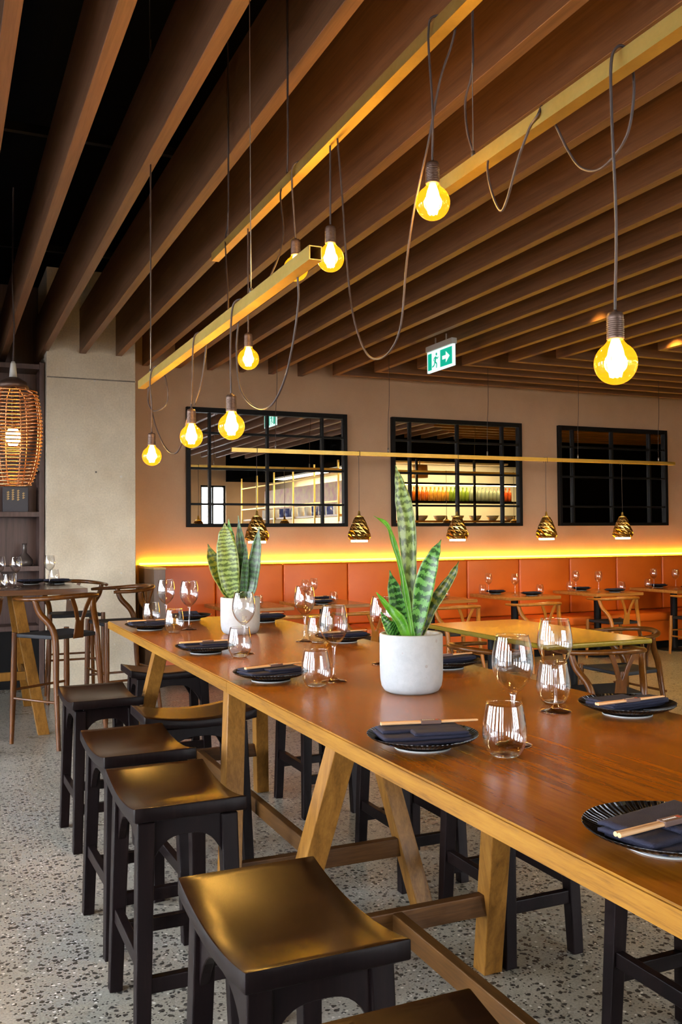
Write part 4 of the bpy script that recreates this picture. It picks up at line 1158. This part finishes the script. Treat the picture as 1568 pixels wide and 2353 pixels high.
MB().box(2.0, XE, BY + 0.145, YW - 0.004, 1.08, 1.10).build('ledge', MAT['panel'], bq)
MB().box(1.94, 2.055, 9.05, YW - 0.005, 0, 1.165).build('end_panel', MAT['panel'], bq, bevel=0.003)
MB().box(1.935, 2.06, 9.045, 9.9 - 0.006, 1.165, 1.185).build('end_panel_cap', MAT['trim_oak'], bq, bevel=0.002)
o = MB().box(1.925, 1.955, 9.80, 9.86, 0, 1.19).build('corner_trim', MAT['trim_oak'])
o.name = 'trim_1'; o['kind'] = 'structure'
o = MB().box(1.96, XE, YW - 0.03, YW - 0.002, 1.19, 1.21).build('led_strip', MAT['led'])
tag(o, 'glowing yellow light strip along the top of the orange banquette', 'light strip')

# ------------------------------------------------------------------ wishbone chairs
def make_wishbone(name, sh, mat, bar=False):
    """faces +y. sh = seat height"""
    t = thing(name, 'x', 'chair')
    rh = sh + 0.268
    fx, fy = 0.235, 0.20      # front legs
    bx_, by_ = 0.19, -0.20    # rear legs at seat
    for s_ in (-1, 1):
        MB().tube([(s_ * (fx + 0.015), fy + 0.012, 0), (s_ * (fx + 0.006), fy + 0.004, sh * 0.55), (s_ * fx, fy, sh + 0.02)], [0.015, 0.0225, 0.0195], 12).build('leg', mat, t)
        pts = [(s_ * (bx_ + 0.03), by_ - 0.07, 0), (s_ * (bx_ + 0.012), by_ - 0.02, sh * 0.55), (s_ * bx_, by_ + 0.0, sh * 0.92), (s_ * (bx_ + 0.012), by_ + 0.03, sh + 0.07), (s_ * (bx_ + 0.055), by_ + 0.105, sh + 0.17), (s_ * (bx_ + 0.072), by_ + 0.13, rh - 0.02), (s_ * (bx_ + 0.074), by_ + 0.13, rh - 0.004)]
        n = len(smooth_pts(pts, 5))
        rad = [0.0155 + (0.0235 - 0.0155) * min(1, i / (n * 0.33)) - 0.005 * max(0, (i / n - 0.6)) * 2.0 for i in range(n)]
        MB().tube(smooth_pts(pts, 5), rad, 12).build('leg', mat, t)
    # steam-bent top rail and arms, one piece
    rp = []
    for i in range(25):
        a = pi * (1.0 + i / 24.0)
        x = 0.285 * cos(a); y = 0.04 + 0.3 * sin(a)
        if i in (0, 24): pass
        rp.append((x, y, rh + 0.022 * (-sin(a)) ** 2))
    rp = [(-0.272, 0.155, rh - 0.002), (-0.283, 0.10, rh)] + rp[0:] + [(0.283, 0.10, rh), (0.272, 0.155, rh - 0.002)]
    rr = [0.015, 0.018] + [0.0185 + 0.006 * sin(pi * i / 24) for i in range(25)] + [0.018, 0.015]
    MB().tube(rp, rr, 12, squash=0.78).build('top_rail', mat, t)
    # Y-shaped splat
    sp = MB()
    z0, zs = sh - 0.02, sh + 0.11
    yb, ys, yt = by_ - 0.012, by_ - 0.03, -0.25
    th = 0.012
    def strip(p):
        vs = [(x, y - th / 2, z) for x, y, z in p] + [(x, y + th / 2, z) for x, y, z in p]
        n = len(p)
        sp.add(vs, [tuple(range(n))[::-1], tuple(range(n, 2 * n))] + [(i, (i + 1) % n, n + (i + 1) % n, n + i) for i in range(n)])
    strip([(-0.045, yb, z0), (0.045, yb, z0), (0.036, ys, zs), (-0.036, ys, zs)])
    for s_ in (-1, 1):
        strip([(s_ * 0.002, ys, zs - 0.012), (s_ * 0.036, ys, zs), (s_ * 0.062, (ys + yt) / 2, zs + 0.08), (s_ * 0.105, yt, rh + 0.012), (s_ * 0.07, yt, rh + 0.014), (s_ * 0.03, (ys + yt) / 2, zs + 0.085)])
    sp.build('splat', mat, t, bevel=0.002, seg=1)
    # woven seat
    vs = []; fs = []
    n = 10
    for s_ in (0, 1):
        for i in range(n + 1):
            for k in range(n + 1):
                u = -1 + 2 * i / n; v = -1 + 2 * k / n
                hw = 0.19 + (0.235 - 0.19) * (v + 1) / 2
                dip = 0.022 * (1 - max(abs(u), abs(v)) ** 2)
                vs.append((u * hw, v * 0.20, sh + 0.012 - dip - (0.028 if s_ else 0) + (0.01 * (1 - max(abs(u), abs(v))) if s_ else 0)))
    N = (n + 1) ** 2
    q = lambda s_, i, k: s_ * N + i * (n + 1) + k
    for i in range(n):
        for k in range(n):
            fs.append((q(0, i, k), q(0, i + 1, k), q(0, i + 1, k + 1), q(0, i, k + 1))); fs.append((q(1, i, k + 1), q(1, i + 1, k + 1), q(1, i + 1, k), q(1, i, k)))
        fs.append((q(0, i, 0), q(1, i, 0), q(1, i + 1, 0), q(0, i + 1, 0))); fs.append((q(0, i + 1, n), q(1, i + 1, n), q(1, i, n), q(0, i, n)))
        fs.append((q(0, 0, i + 1), q(1, 0, i + 1), q(1, 0, i), q(0, 0, i))); fs.append((q(0, n, i), q(1, n, i), q(1, n, i + 1), q(0, n, i + 1)))
    m = MB(); m.add(vs, fs, 0, True); m.build('seat', MAT['cord_seat'], t, bevel=0.006)
    hs = (0.22, 0.29) if not bar else (0.33, 0.39)
    for s_ in (-1, 1):
        k = hs[0] / sh
        MB().tube([(s_ * (bx_ + 0.022), by_ - 0.042, hs[0]), (s_ * (fx + 0.01), fy + 0.006, hs[0])], [0.0095, 0.0095], 10).build('stretcher', mat, t)
    MB().tube([(-fx - 0.008, fy + 0.006, hs[1]), (fx + 0.008, fy + 0.006, hs[1])], 0.0095, 10).build('stretcher', mat, t)
    MB().tube([(-bx_ - 0.02, by_ - 0.04, hs[1]), (bx_ + 0.02, by_ - 0.04, hs[1])], 0.0095, 10).build('stretcher', mat, t)
    return t
barchair = Kind(make_wishbone('wishbone_bar_chair', 0.785, MAT['chair'], True))
GC2 = 'tall wishbone chairs around the left bar table'
barchair.put((0.80, 7.02, 0), radians(32.7), 'tall walnut wishbone bar chair in front of the left table, turned away', GC2)
barchair.put((1.38, 7.75, 0), radians(100), 'tall walnut wishbone bar chair at the right end of the left table, before the column', GC2)
barchair.put((1.13, 8.76, 0), radians(180), 'tall dark wishbone bar chair on the far side of the left table', GC2)
barchair.put((0.12, 7.05, 0), radians(5), 'tall walnut wishbone bar chair cut by the left edge of the photo', GC2)

chair = Kind(make_wishbone('wishbone_chair', 0.45, MAT['chair_light']))
GD = 'wishbone chairs along the banquette tables'
for x, y, rz, w in ((3.2, 8.2, 0.0, 'behind the wine glasses, at the first banquette table'), (3.87, 8.25, 0.03, 'left of the large plant, at the second banquette table'),
                    (5.0, 8.42, 0.0, 'right behind the large plant, at the third banquette table'), (6.0, 8.36, 0.0, 'with curved back before the fourth banquette table'),
                    (7.32, 8.62, -0.05, 'with a full leg visible, fifth table'), (8.5, 8.5, -0.02, 'cut by the right photo edge')):
    chair.put((x, y, 0), rz, 'light wishbone chair with black seat, %s' % w, GD)
midchair = Kind(make_wishbone('wishbone_chair', 0.45, MAT['chair']))
GM = 'walnut wishbone chairs around the pale dining table'
midchair.put((4.03, 4.88, 0), radians(-8), 'walnut wishbone chair at the near end of the pale table, right of the wine glasses', GM)
midchair.put((3.42, 5.3, 0), radians(-90), 'walnut wishbone chair at the left side of the pale table, behind the near wine glass', GM)
midchair.put((4.82, 5.6, 0), radians(90), 'walnut wishbone chair beyond the right side of the pale table', GM)

# ------------------------------------------------------------------ dining tables
t = thing('dining_table', 'pale yellow-oak dining table in front of the banquette, with wishbone chairs', 'dining table', (4.05, 5.72, 0))
o = MB().box(-0.44, 0.44, -0.82, 0.82, 0.735, 0.77).build('tabletop', MAT['olive'], t, bevel=0.012, seg=3)
for y in (-0.5, 0.5):
    MB().tube([(0, y, 0.02), (0, y, 0.735)], 0.04, 20).build('pedestal', MAT['black_metal'], t)
    MB().lathe([(0.0, 0.0), (0.24, 0.0), (0.24, 0.012), (0.06, 0.022), (0.0, 0.022)], 32, (0, y, 0)).build('base_plate', MAT['black_metal'], t)
DZ = 0.78
def make_banq_table():
    t = thing('banquette_table', 'x', 'dining table')
    MB().box(-0.35, 0.35, -0.42, 0.42, DZ - 0.035, DZ).build('tabletop', MAT['dining'], t, bevel=0.004)
    MB().tube([(0, 0, 0.02), (0, 0, DZ - 0.035)], 0.043, 20).build('pedestal', MAT['black_metal'], t)
    MB().lathe([(0.0, 0.0), (0.21, 0.0), (0.21, 0.012), (0.06, 0.024), (0.0, 0.024)], 32).build('base_plate', MAT['black_metal'], t)
    return t
btab = Kind(make_banq_table())
BT = [(2.90, 'first from the column'), (3.74, 'second from the column'), (5.05, 'third from the column, behind the large plant'), (6.17, 'fourth from the column'), (7.38, 'fifth from the column'), (8.60, 'last one, cut by the right edge')]
TY = 9.0
for x, w in BT:
    btab.put((x, TY, 0), 0, 'small brown banquette table on a black pedestal, %s' % w, 'small tables along the banquette')
# settings on the banquette tables
GBP, GBW, GBT = 'black plates on the banquette tables', 'wine glasses on the banquette tables', 'tumblers on the banquette tables'
names = ['first', 'second', 'third', 'fourth', 'fifth', 'last']
setts = {0: ((-0.12, -0.28), (0.08, 0.27)), 1: ((-0.1, -0.2), (0.12, 0.27)), 2: ((-0.05, -0.2), (0.1, 0.27)), 3: ((0.1, -0.2), (-0.08, 0.28)), 4: ((0.1, -0.2), (-0.02, 0.28)), 5: ((0.1, -0.2), (0.0, 0.28))}
for i, (x, w) in enumerate(BT):
    for k, (dx, dy) in enumerate(setts[i]):
        side = ('aisle side', 'bench side')[k]
        s_ = (1, -1)[k]
        plate.put((x + dx, TY + dy, DZ), 0.3 * i + k, 'small-looking black plate on the %s banquette table, %s' % (names[i], side), GBP)
        napkin.put((x + dx, TY + dy, DZ), 0.1 + pi * k, 'dark folded napkin on the %s banquette table, %s' % (names[i], side), 'dark napkins on the banquette tables')
        if i < 2:
            sticks.put((x + dx, TY + dy - 0.02, DZ + 0.0475), 0.15, 'pale chopsticks on the %s banquette table, %s' % (names[i], side), 'chopsticks on the banquette tables')
        wine.put((x + dx - 0.16 * (1 if i > 1 or k else 0.9), TY + dy + s_ * 0.1, DZ), 0, 'small distant wine glass on the %s banquette table, %s' % (names[i], side), GBW)
        tumbler.put((x + dx + 0.16 * (1 if k == 0 else -1.35), TY + dy + s_ * 0.06, DZ), 0, 'small distant tumbler on the %s banquette table, %s' % (names[i], side), GBT)

# ------------------------------------------------------------------ left bar table
LZ = 1.09
t = thing('side_bar_table', 'tall dark-topped bar table with golden legs at the left, before the shelf unit', 'bar table', (0.0, 7.95, 0))
MB().box(-1.3, 1.07, -0.5, 0.5, LZ - 0.045, LZ).build('tabletop', wood('side_top_timber', [(0.3, (0.05, 0.02, 0.01)), (0.5, (0.11, 0.045, 0.018)), (0.72, (0.17, 0.075, 0.03))], 'x', rough=0.2, coat=0.4, dens=22, stretch=0.05, bump=0.03), t, bevel=0.004)
for sx_ in (-1, 1):
    for sy_ in (-1, 1):
        MB().bar((sx_ * 0.55, sy_ * 0.3, LZ - 0.045), (sx_ * 0.72, sy_ * 0.64, 0), 0.085, 0.085, flat=True).build('leg', MAT['leg'], t, bevel=0.003)
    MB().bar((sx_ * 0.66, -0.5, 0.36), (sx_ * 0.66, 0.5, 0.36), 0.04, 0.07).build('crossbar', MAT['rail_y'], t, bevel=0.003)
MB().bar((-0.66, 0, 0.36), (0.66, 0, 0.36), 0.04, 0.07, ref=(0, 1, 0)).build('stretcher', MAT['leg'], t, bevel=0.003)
for x, y, w in ((0.93, 8.30, 'nearest the right end'), (0.72, 8.36, 'beside the wine glass')):
    plate.put((x, y, LZ), 0.3, 'black plate on the tall left table, %s' % w, 'black plates on the left bar table')
    napkin.put((x, y, LZ), 0.3, 'dark folded napkin on the tall left table, %s' % w, 'dark napkins on the left bar table')
for x, y, w in ((0.56, 7.87, 'second from the left'), (0.86, 8.22, 'right one, before the column edge'), (0.445, 8.05, 'cut by the left edge')):
    wine.put((x, y, LZ), 0, 'wine glass on the tall left table, %s' % w, 'wine glasses on the left bar table')
for x, y, w in ((0.93, 8.52, 'right of the right wine glass'), (0.50, 7.78, 'in front of the left wine glass'), (0.43, 7.6, 'at the left photo edge')):
    tumbler.put((x, y, LZ), 0, 'glass tumbler on the tall left table, %s' % w, 'tumblers on the left bar table')

# ------------------------------------------------------------------ shelf unit behind the left table
t = thing('shelf_unit', 'dark brown built-in shelf unit left of the concrete column', 'shelf unit', (-0.035, 9.55, 0))
MB().box(-1.6, 0.985, 0.33, 0.36, 0, 3.25).build('back_panel', MAT['shelf'], t)
MB().box(0.935, 0.985, 0, 0.33, 0, 3.25).build('side_panel', MAT['shelf'], t, bevel=0.002)
MB().box(-0.25, -0.2, 0, 0.33, 0, 3.25).build('divider', MAT['shelf'], t, bevel=0.002)
for z in (0.62, 1.21, 1.75, 2.21, 2.74, 3.23):
    MB().box(-1.6, 0.935, 0.005, 0.33, z - 0.05, z).build('shelf_board', MAT['shelf'], t, bevel=0.002)
MB().box(-1.6, 0.935, 0.02, 0.05, 0, 0.57).build('cupboard_front', MAT['black_metal'], t, bevel=0.002)
t = thing('presentation_box', 'dark box with gold characters on the shelf, below the cage lamp', 'box', (0.68, 9.64, 1.75))
MB().box(-0.12, 0.12, -0.04, 0.03, 0, 0.25).build('box_body', plain('dark_slate_box', (0.045, 0.045, 0.055), 0.5), t, bevel=0.004)
gm = MB()
for cx, cz, h in ((-0.07, 0.165, 4), (-0.025, 0.185, 5), (0.025, 0.18, 5), (0.075, 0.155, 3)):
    for k in range(h):
        z = cz + 0.03 - k * 0.022
        gm.box(cx - 0.013, cx + 0.013, -0.0415, -0.0402, z, z + 0.004)
        gm.box(cx - 0.002, cx + 0.003, -0.0415, -0.0402, z - 0.009, z + 0.011)
        gm.box(cx - 0.011, cx - 0.004, -0.0415, -0.0402, z - 0.009, z - 0.005)
gm.build('gold_characters', plain('gold_ink', (0.6, 0.42, 0.16), 0.4, metal=0.4), t)
o = MB().lathe([(0.0, 0.0), (0.07, 0.0), (0.085, 0.02), (0.08, 0.06), (0.05, 0.1), (0.022, 0.13), (0.018, 0.2), (0.024, 0.225), (0.0, 0.225)], 28).build('carafe', plain('dark_ceramic', (0.07, 0.055, 0.05), 0.25), loc=(0.77, 9.68, 1.21))
tag(o, 'dark long-necked carafe on the lowest open shelf beside the column', 'carafe')

# cage lamp
t = thing('cage_pendant', 'oval copper wire cage lamp hanging over the left bar table', 'pendant lamp', (0.505, 7.4, 2.33))
cg = MB()
def cr(z):      # radius of the cage at height z in [-0.43,0.36]
    u = (z + 0.02) / 0.43
    return 0.115 + 0.1 * max(0.0, 1 - u * u) ** 0.75 if z < 0.3 else 0.115 - (z - 0.3) * 0.6
for i in range(27):
    z = -0.43 + i * 0.0275
    r = cr(z)
    cg.tube([(r * cos(2 * pi * k / 40), r * sin(2 * pi * k / 40), z) for k in range(40)], 0.0058, 6, closed=True)
for k in range(8):
    a = 2 * pi * k / 8 + 0.2
    cg.tube([((cr(z) - 0.006) * cos(a), (cr(z) - 0.006) * sin(a), z) for z in [-0.43 + 0.79 * i / 16 for i in range(17)]], 0.0045, 6)
cg.build('wire_cage', MAT['copper'], t)
MB().lathe([(0.0, 0.4), (0.04, 0.395), (0.1, 0.36), (0.118, 0.31), (0.112, 0.31), (0.0, 0.37)], 32).build('top_cap', MAT['socket'], t)
MB().lathe([(0.0, 0.52), (0.012, 0.52), (0.02, 0.5), (0.03, 0.4), (0.0, 0.4)], 20).build('stem_cap', plain('aged_white_metal', (0.5, 0.5, 0.46), 0.4), t)
MB().tube([(0, 0, 0.52), (0.008, 0, 0.8), (-0.006, 0.004, 1.1), (0, 0, ZC - 2.33)], 0.006, 8).build('cord', MAT['cord'], t)
mbb = MB().lathe([(0.0, -0.075), (0.03, -0.07), (0.052, -0.03), (0.055, 0.0), (0.05, 0.03), (0.03, 0.065), (0.0, 0.075)], 24, (0, 0, -0.06))
mbb.build('lamp_bulb', emit('cage_lamp_bulb', (1, 0.6, 0.16), 16, sample=False), t)
MB().tube([(0, 0, 0.01), (0, 0, 0.38)], 0.014, 12).build('lamp_holder', MAT['socket'], t)
point((0.505, 7.4, 2.27), 14, (1.0, 0.6, 0.22), 0.06)

# ------------------------------------------------------------------ kitchen and rear of the room (seen in the mirrors)
KX, KY = 7.05, 4.3
MAT['tile'] = mottled('cream_tile', (0.6, 0.52, 0.36), (0.7, 0.62, 0.45), 3.0, 0.4, amt=0.15)
sk = MB().box(KX, XR, 0.0, KY, 2.95, ZC).box(KX, KX + 2.5, YR, 0.0, 2.95, ZC)
struct('kitchen_bulkhead', sk, MAT['dark'])
struct('kitchen_wall', MB().box(KX + 1.3, XR, 2.9, 3.0, 0, 2.95).box(KX + 1.3, KX + 1.4, YR, 3.0, 0, 2.95), MAT['tile'])
struct('wall_dark', MB().box(11.2, XR, 4.2, 4.4, 0, 2.95), MAT['dark'])
t = thing('kitchen_counter', 'steel kitchen counter with timber pass, seen reflected in the mirrors', 'counter', (0, 0, 0))
MB().box(KX, 11.0, KY - 0.6, KY, 0, 1.55).box(KX, KX + 0.6, -2.6, KY - 0.6, 0, 1.55).build('counter_body', plain('brushed_steel', (0.36, 0.4, 0.36), 0.35, metal=0.6), t)
MB().box(KX - 0.03, 11.03, KY - 0.63, KY + 0.03, 1.72, 1.76).build('pass_shelf', MAT['dining'], t)
for x in (KX + 0.03, 8.4, 9.7, 11.0):
    MB().box(x - 0.02, x + 0.02, KY - 0.03, KY + 0.01, 1.55, 2.95).build('post', MAT['black_metal'], t)
MB().box(KX, 11.0, KY - 0.35, KY - 0.02, 2.10, 2.14).build('shelf', MAT['black_metal'], t)
MB().box(KX, 11.0, KY - 0.35, KY - 0.02, 2.46, 2.50).build('shelf', MAT['black_metal'], t)
MB().box(KX, 11.0, KY - 0.05, KY - 0.02, 2.445, 2.46).build('shelf_light', emit('shelf_light', (1, 0.68, 0.2), 25, sample=True), t)
MB().box(KX + 0.02, KX + 0.3, -2.6, 3.6, 1.86, 1.90).build('shelf', MAT['trim_oak'], t)
for (x0, x1, y0, y1, w) in ((7.2, 10.8, 3.55, 3.85, 'along the bottle shelves'), (KX + 0.65, KX + 0.95, -2.0, 3.0, 'along the side counter')):
    o = MB().box(x0, x1, y0, y1, 2.91, 2.945).build('fill_light_housing', MAT['white'])  # invented housing, added so the kitchen fill lights have a fixture
    tag(o, 'long housing added over the kitchen fill light, %s' % w, 'fill light housing', 'added housings of the kitchen fill lights')
area((9.0, 3.7, 2.9), (0, -0.2, -1), 3.6, 0.3, 260, (1.0, 0.8, 0.45))  # fill light added to brighten the bottle shelves
area((KX + 0.8, 0.5, 2.9), (0, 0, -1), 0.3, 5.0, 170, (1.0, 0.82, 0.5))  # second added fill, for the side counter
o = MB().box(KX + 0.55, KX + 0.58, -2.4, 3.2, 2.15, 2.62).build('menu_board', None or mottled('blurred_menu_print', (0.6, 0.22, 0.2), (0.8, 0.6, 0.2), 5.0, 0.5))
tag(o, 'long pale lit menu board above the kitchen counter, reflected in the first mirror', 'menu board')
BC = [(0.65, 0.16, 0.02), (0.7, 0.22, 0.03), (0.3, 0.06, 0.02), (0.75, 0.4, 0.08), (0.25, 0.42, 0.06), (0.35, 0.45, 0.5), (0.6, 0.1, 0.03)]
BN = ['orange', 'amber', 'dark red', 'golden', 'green', 'pale blue', 'red']
bm_ = [plain('bottle_%s' % n.replace(' ', '_'), c, 0.2) for n, c in zip(BN, BC)]
bprof = [(0.0, 0.0), (0.036, 0.0), (0.041, 0.005), (0.041, 0.17), (0.033, 0.2), (0.017, 0.225), (0.016, 0.28), (0.0, 0.28)]
bproto = [MB().lathe(bprof, 14).build('sauce_bottle', m_) for m_ in bm_]
order = [0] * 6 + [1] * 4 + [2] * 3 + [0] * 4 + [3] * 5 + [4] * 5 + [5] * 8 + [6] * 3
used = set()
for i, c in enumerate(order):
    x = KX + 0.18 + i * 0.092
    b_ = bproto[c] if c not in used else bproto[c].copy()
    if c in used: COL.objects.link(b_)
    used.add(c)
    b_.location = (x, KY - 0.17, 2.14)
    tag(b_, '%s bottle on the kitchen shelf, %s of the row reflected in the middle mirror' % (BN[c], ORD[i]), 'bottle', 'bottles on the kitchen shelf')
pprof = [(0.0, 0.0), (0.07, 0.0), (0.075, 0.01), (0.075, 0.2), (0.07, 0.2), (0.07, 0.02), (0.0, 0.02)]
pw, pb = plain('white_crock', (0.75, 0.75, 0.72), 0.3), plain('blue_crock', (0.03, 0.05, 0.2), 0.3)
pproto = [MB().lathe(pprof, 20).build('crock', pw), MB().lathe(pprof, 20).build('crock', pb)]
used = set()
for i, c in enumerate([0, 1, 1, 1, 0, 0, 0, 1, 1, 0, 0, 0]):
    b_ = pproto[c] if c not in used else pproto[c].copy()
    if c in used: COL.objects.link(b_)
    used.add(c)
    b_.location = (KX + 0.16, 3.2 - i * 0.4, 1.90)
    tag(b_, '%s crock on the kitchen side shelf reflected in the first mirror, %s along' % (('white', 'blue')[c], ORD[i]), 'crock', 'crocks on the kitchen side shelf')
t = thing('kitchen_rack', 'tall open brass-framed rack along the kitchen side, reflected in the first mirror', 'rack', (KX + 0.003, 0.5, 0))
for i in range(6):
    MB().box(-0.015, 0.015, -3.1 + i * 1.24 - 0.015, -3.1 + i * 1.24 + 0.015, 1.55, 2.95).build('post', MAT['brass'], t)
for z in (2.15, 2.68):
    MB().box(-0.015, 0.015, -3.1, 3.1, z - 0.015, z + 0.015).build('rail', MAT['brass'], t)
pan = Kind(thing('steel_bowl', 'x', 'bowl', (0, 0, 0)))
MB().lathe([(0.0, 0.0), (0.06, 0.0), (0.11, 0.05), (0.13, 0.1), (0.125, 0.1), (0.105, 0.054), (0.055, 0.006), (0.0, 0.006)], 24).build('bowl_body', plain('pale_enamel', (0.6, 0.6, 0.55), 0.3), pan.p)
for i in range(9):
    pan.put((KX + 0.35 + i * 0.41, KY - 0.25, 1.76), 0, 'pale bowl on the kitchen pass, %s of the row reflected in the middle mirror' % ORD[i], 'bowls on the kitchen pass')
t = thing('wicker_pendant', 'golden wicker drum lamp above the kitchen shelf, reflected in the middle mirror', 'pendant lamp', (KX + 1.55, KY - 0.25, 2.6))
MB().lathe([(0.0, 0.0), (0.16, 0.0), (0.17, 0.1), (0.15, 0.25), (0.0, 0.25)], 24).build('drum', plain('golden_wicker', (0.6, 0.3, 0.06), 0.6), t)
MB().tube([(0, 0, 0.25), (0, 0, 0.35)], 0.01, 8).build('cord', MAT['cord'], t)
# red wire lantern reflected low in the first mirror
t = thing('red_lantern', 'red bird-cage lantern hanging by the rear windows, reflected in the first mirror', 'lantern', (5.2, -2.0, 2.3))
lg = MB()
for i in range(12):
    z = i * 0.055; r = 0.26 if i < 9 else 0.26 - (i - 8) * 0.06
    lg.tube([(r * cos(2 * pi * k / 28), r * sin(2 * pi * k / 28), z) for k in range(28)], 0.008, 6, closed=True)
for k in range(12):
    a = 2 * pi * k / 12
    lg.tube([(0.26 * cos(a), 0.26 * sin(a), 0), (0.26 * cos(a), 0.26 * sin(a), 0.44), (0.07 * cos(a), 0.07 * sin(a), 0.605)], 0.007, 6)
lg.build('wire_body', plain('red_lacquer', (0.35, 0.05, 0.04), 0.4), t)
MB().tube([(0, 0, 0.6), (0, 0, 1.68)], 0.008, 8).build('cord', MAT['cord'], t)

# ------------------------------------------------------------------ render settings that belong to the scene
S.view_settings.view_transform = 'Standard'
S.view_settings.look = 'None'
S.view_settings.gamma = 1.0
S.view_settings.use_curve_mapping = False
S.view_settings.exposure = 0.5
cy = S.cycles
cy.max_bounces = 8; cy.diffuse_bounces = 3; cy.glossy_bounces = 4; cy.transmission_bounces = 4; cy.transparent_max_bounces = 12
cy.use_adaptive_sampling = True; cy.adaptive_threshold = 0.06; cy.adaptive_min_samples = 16
cy.caustics_reflective = False; cy.caustics_refractive = False
cy.sample_clamp_indirect = 6.0
cy.use_denoising = True
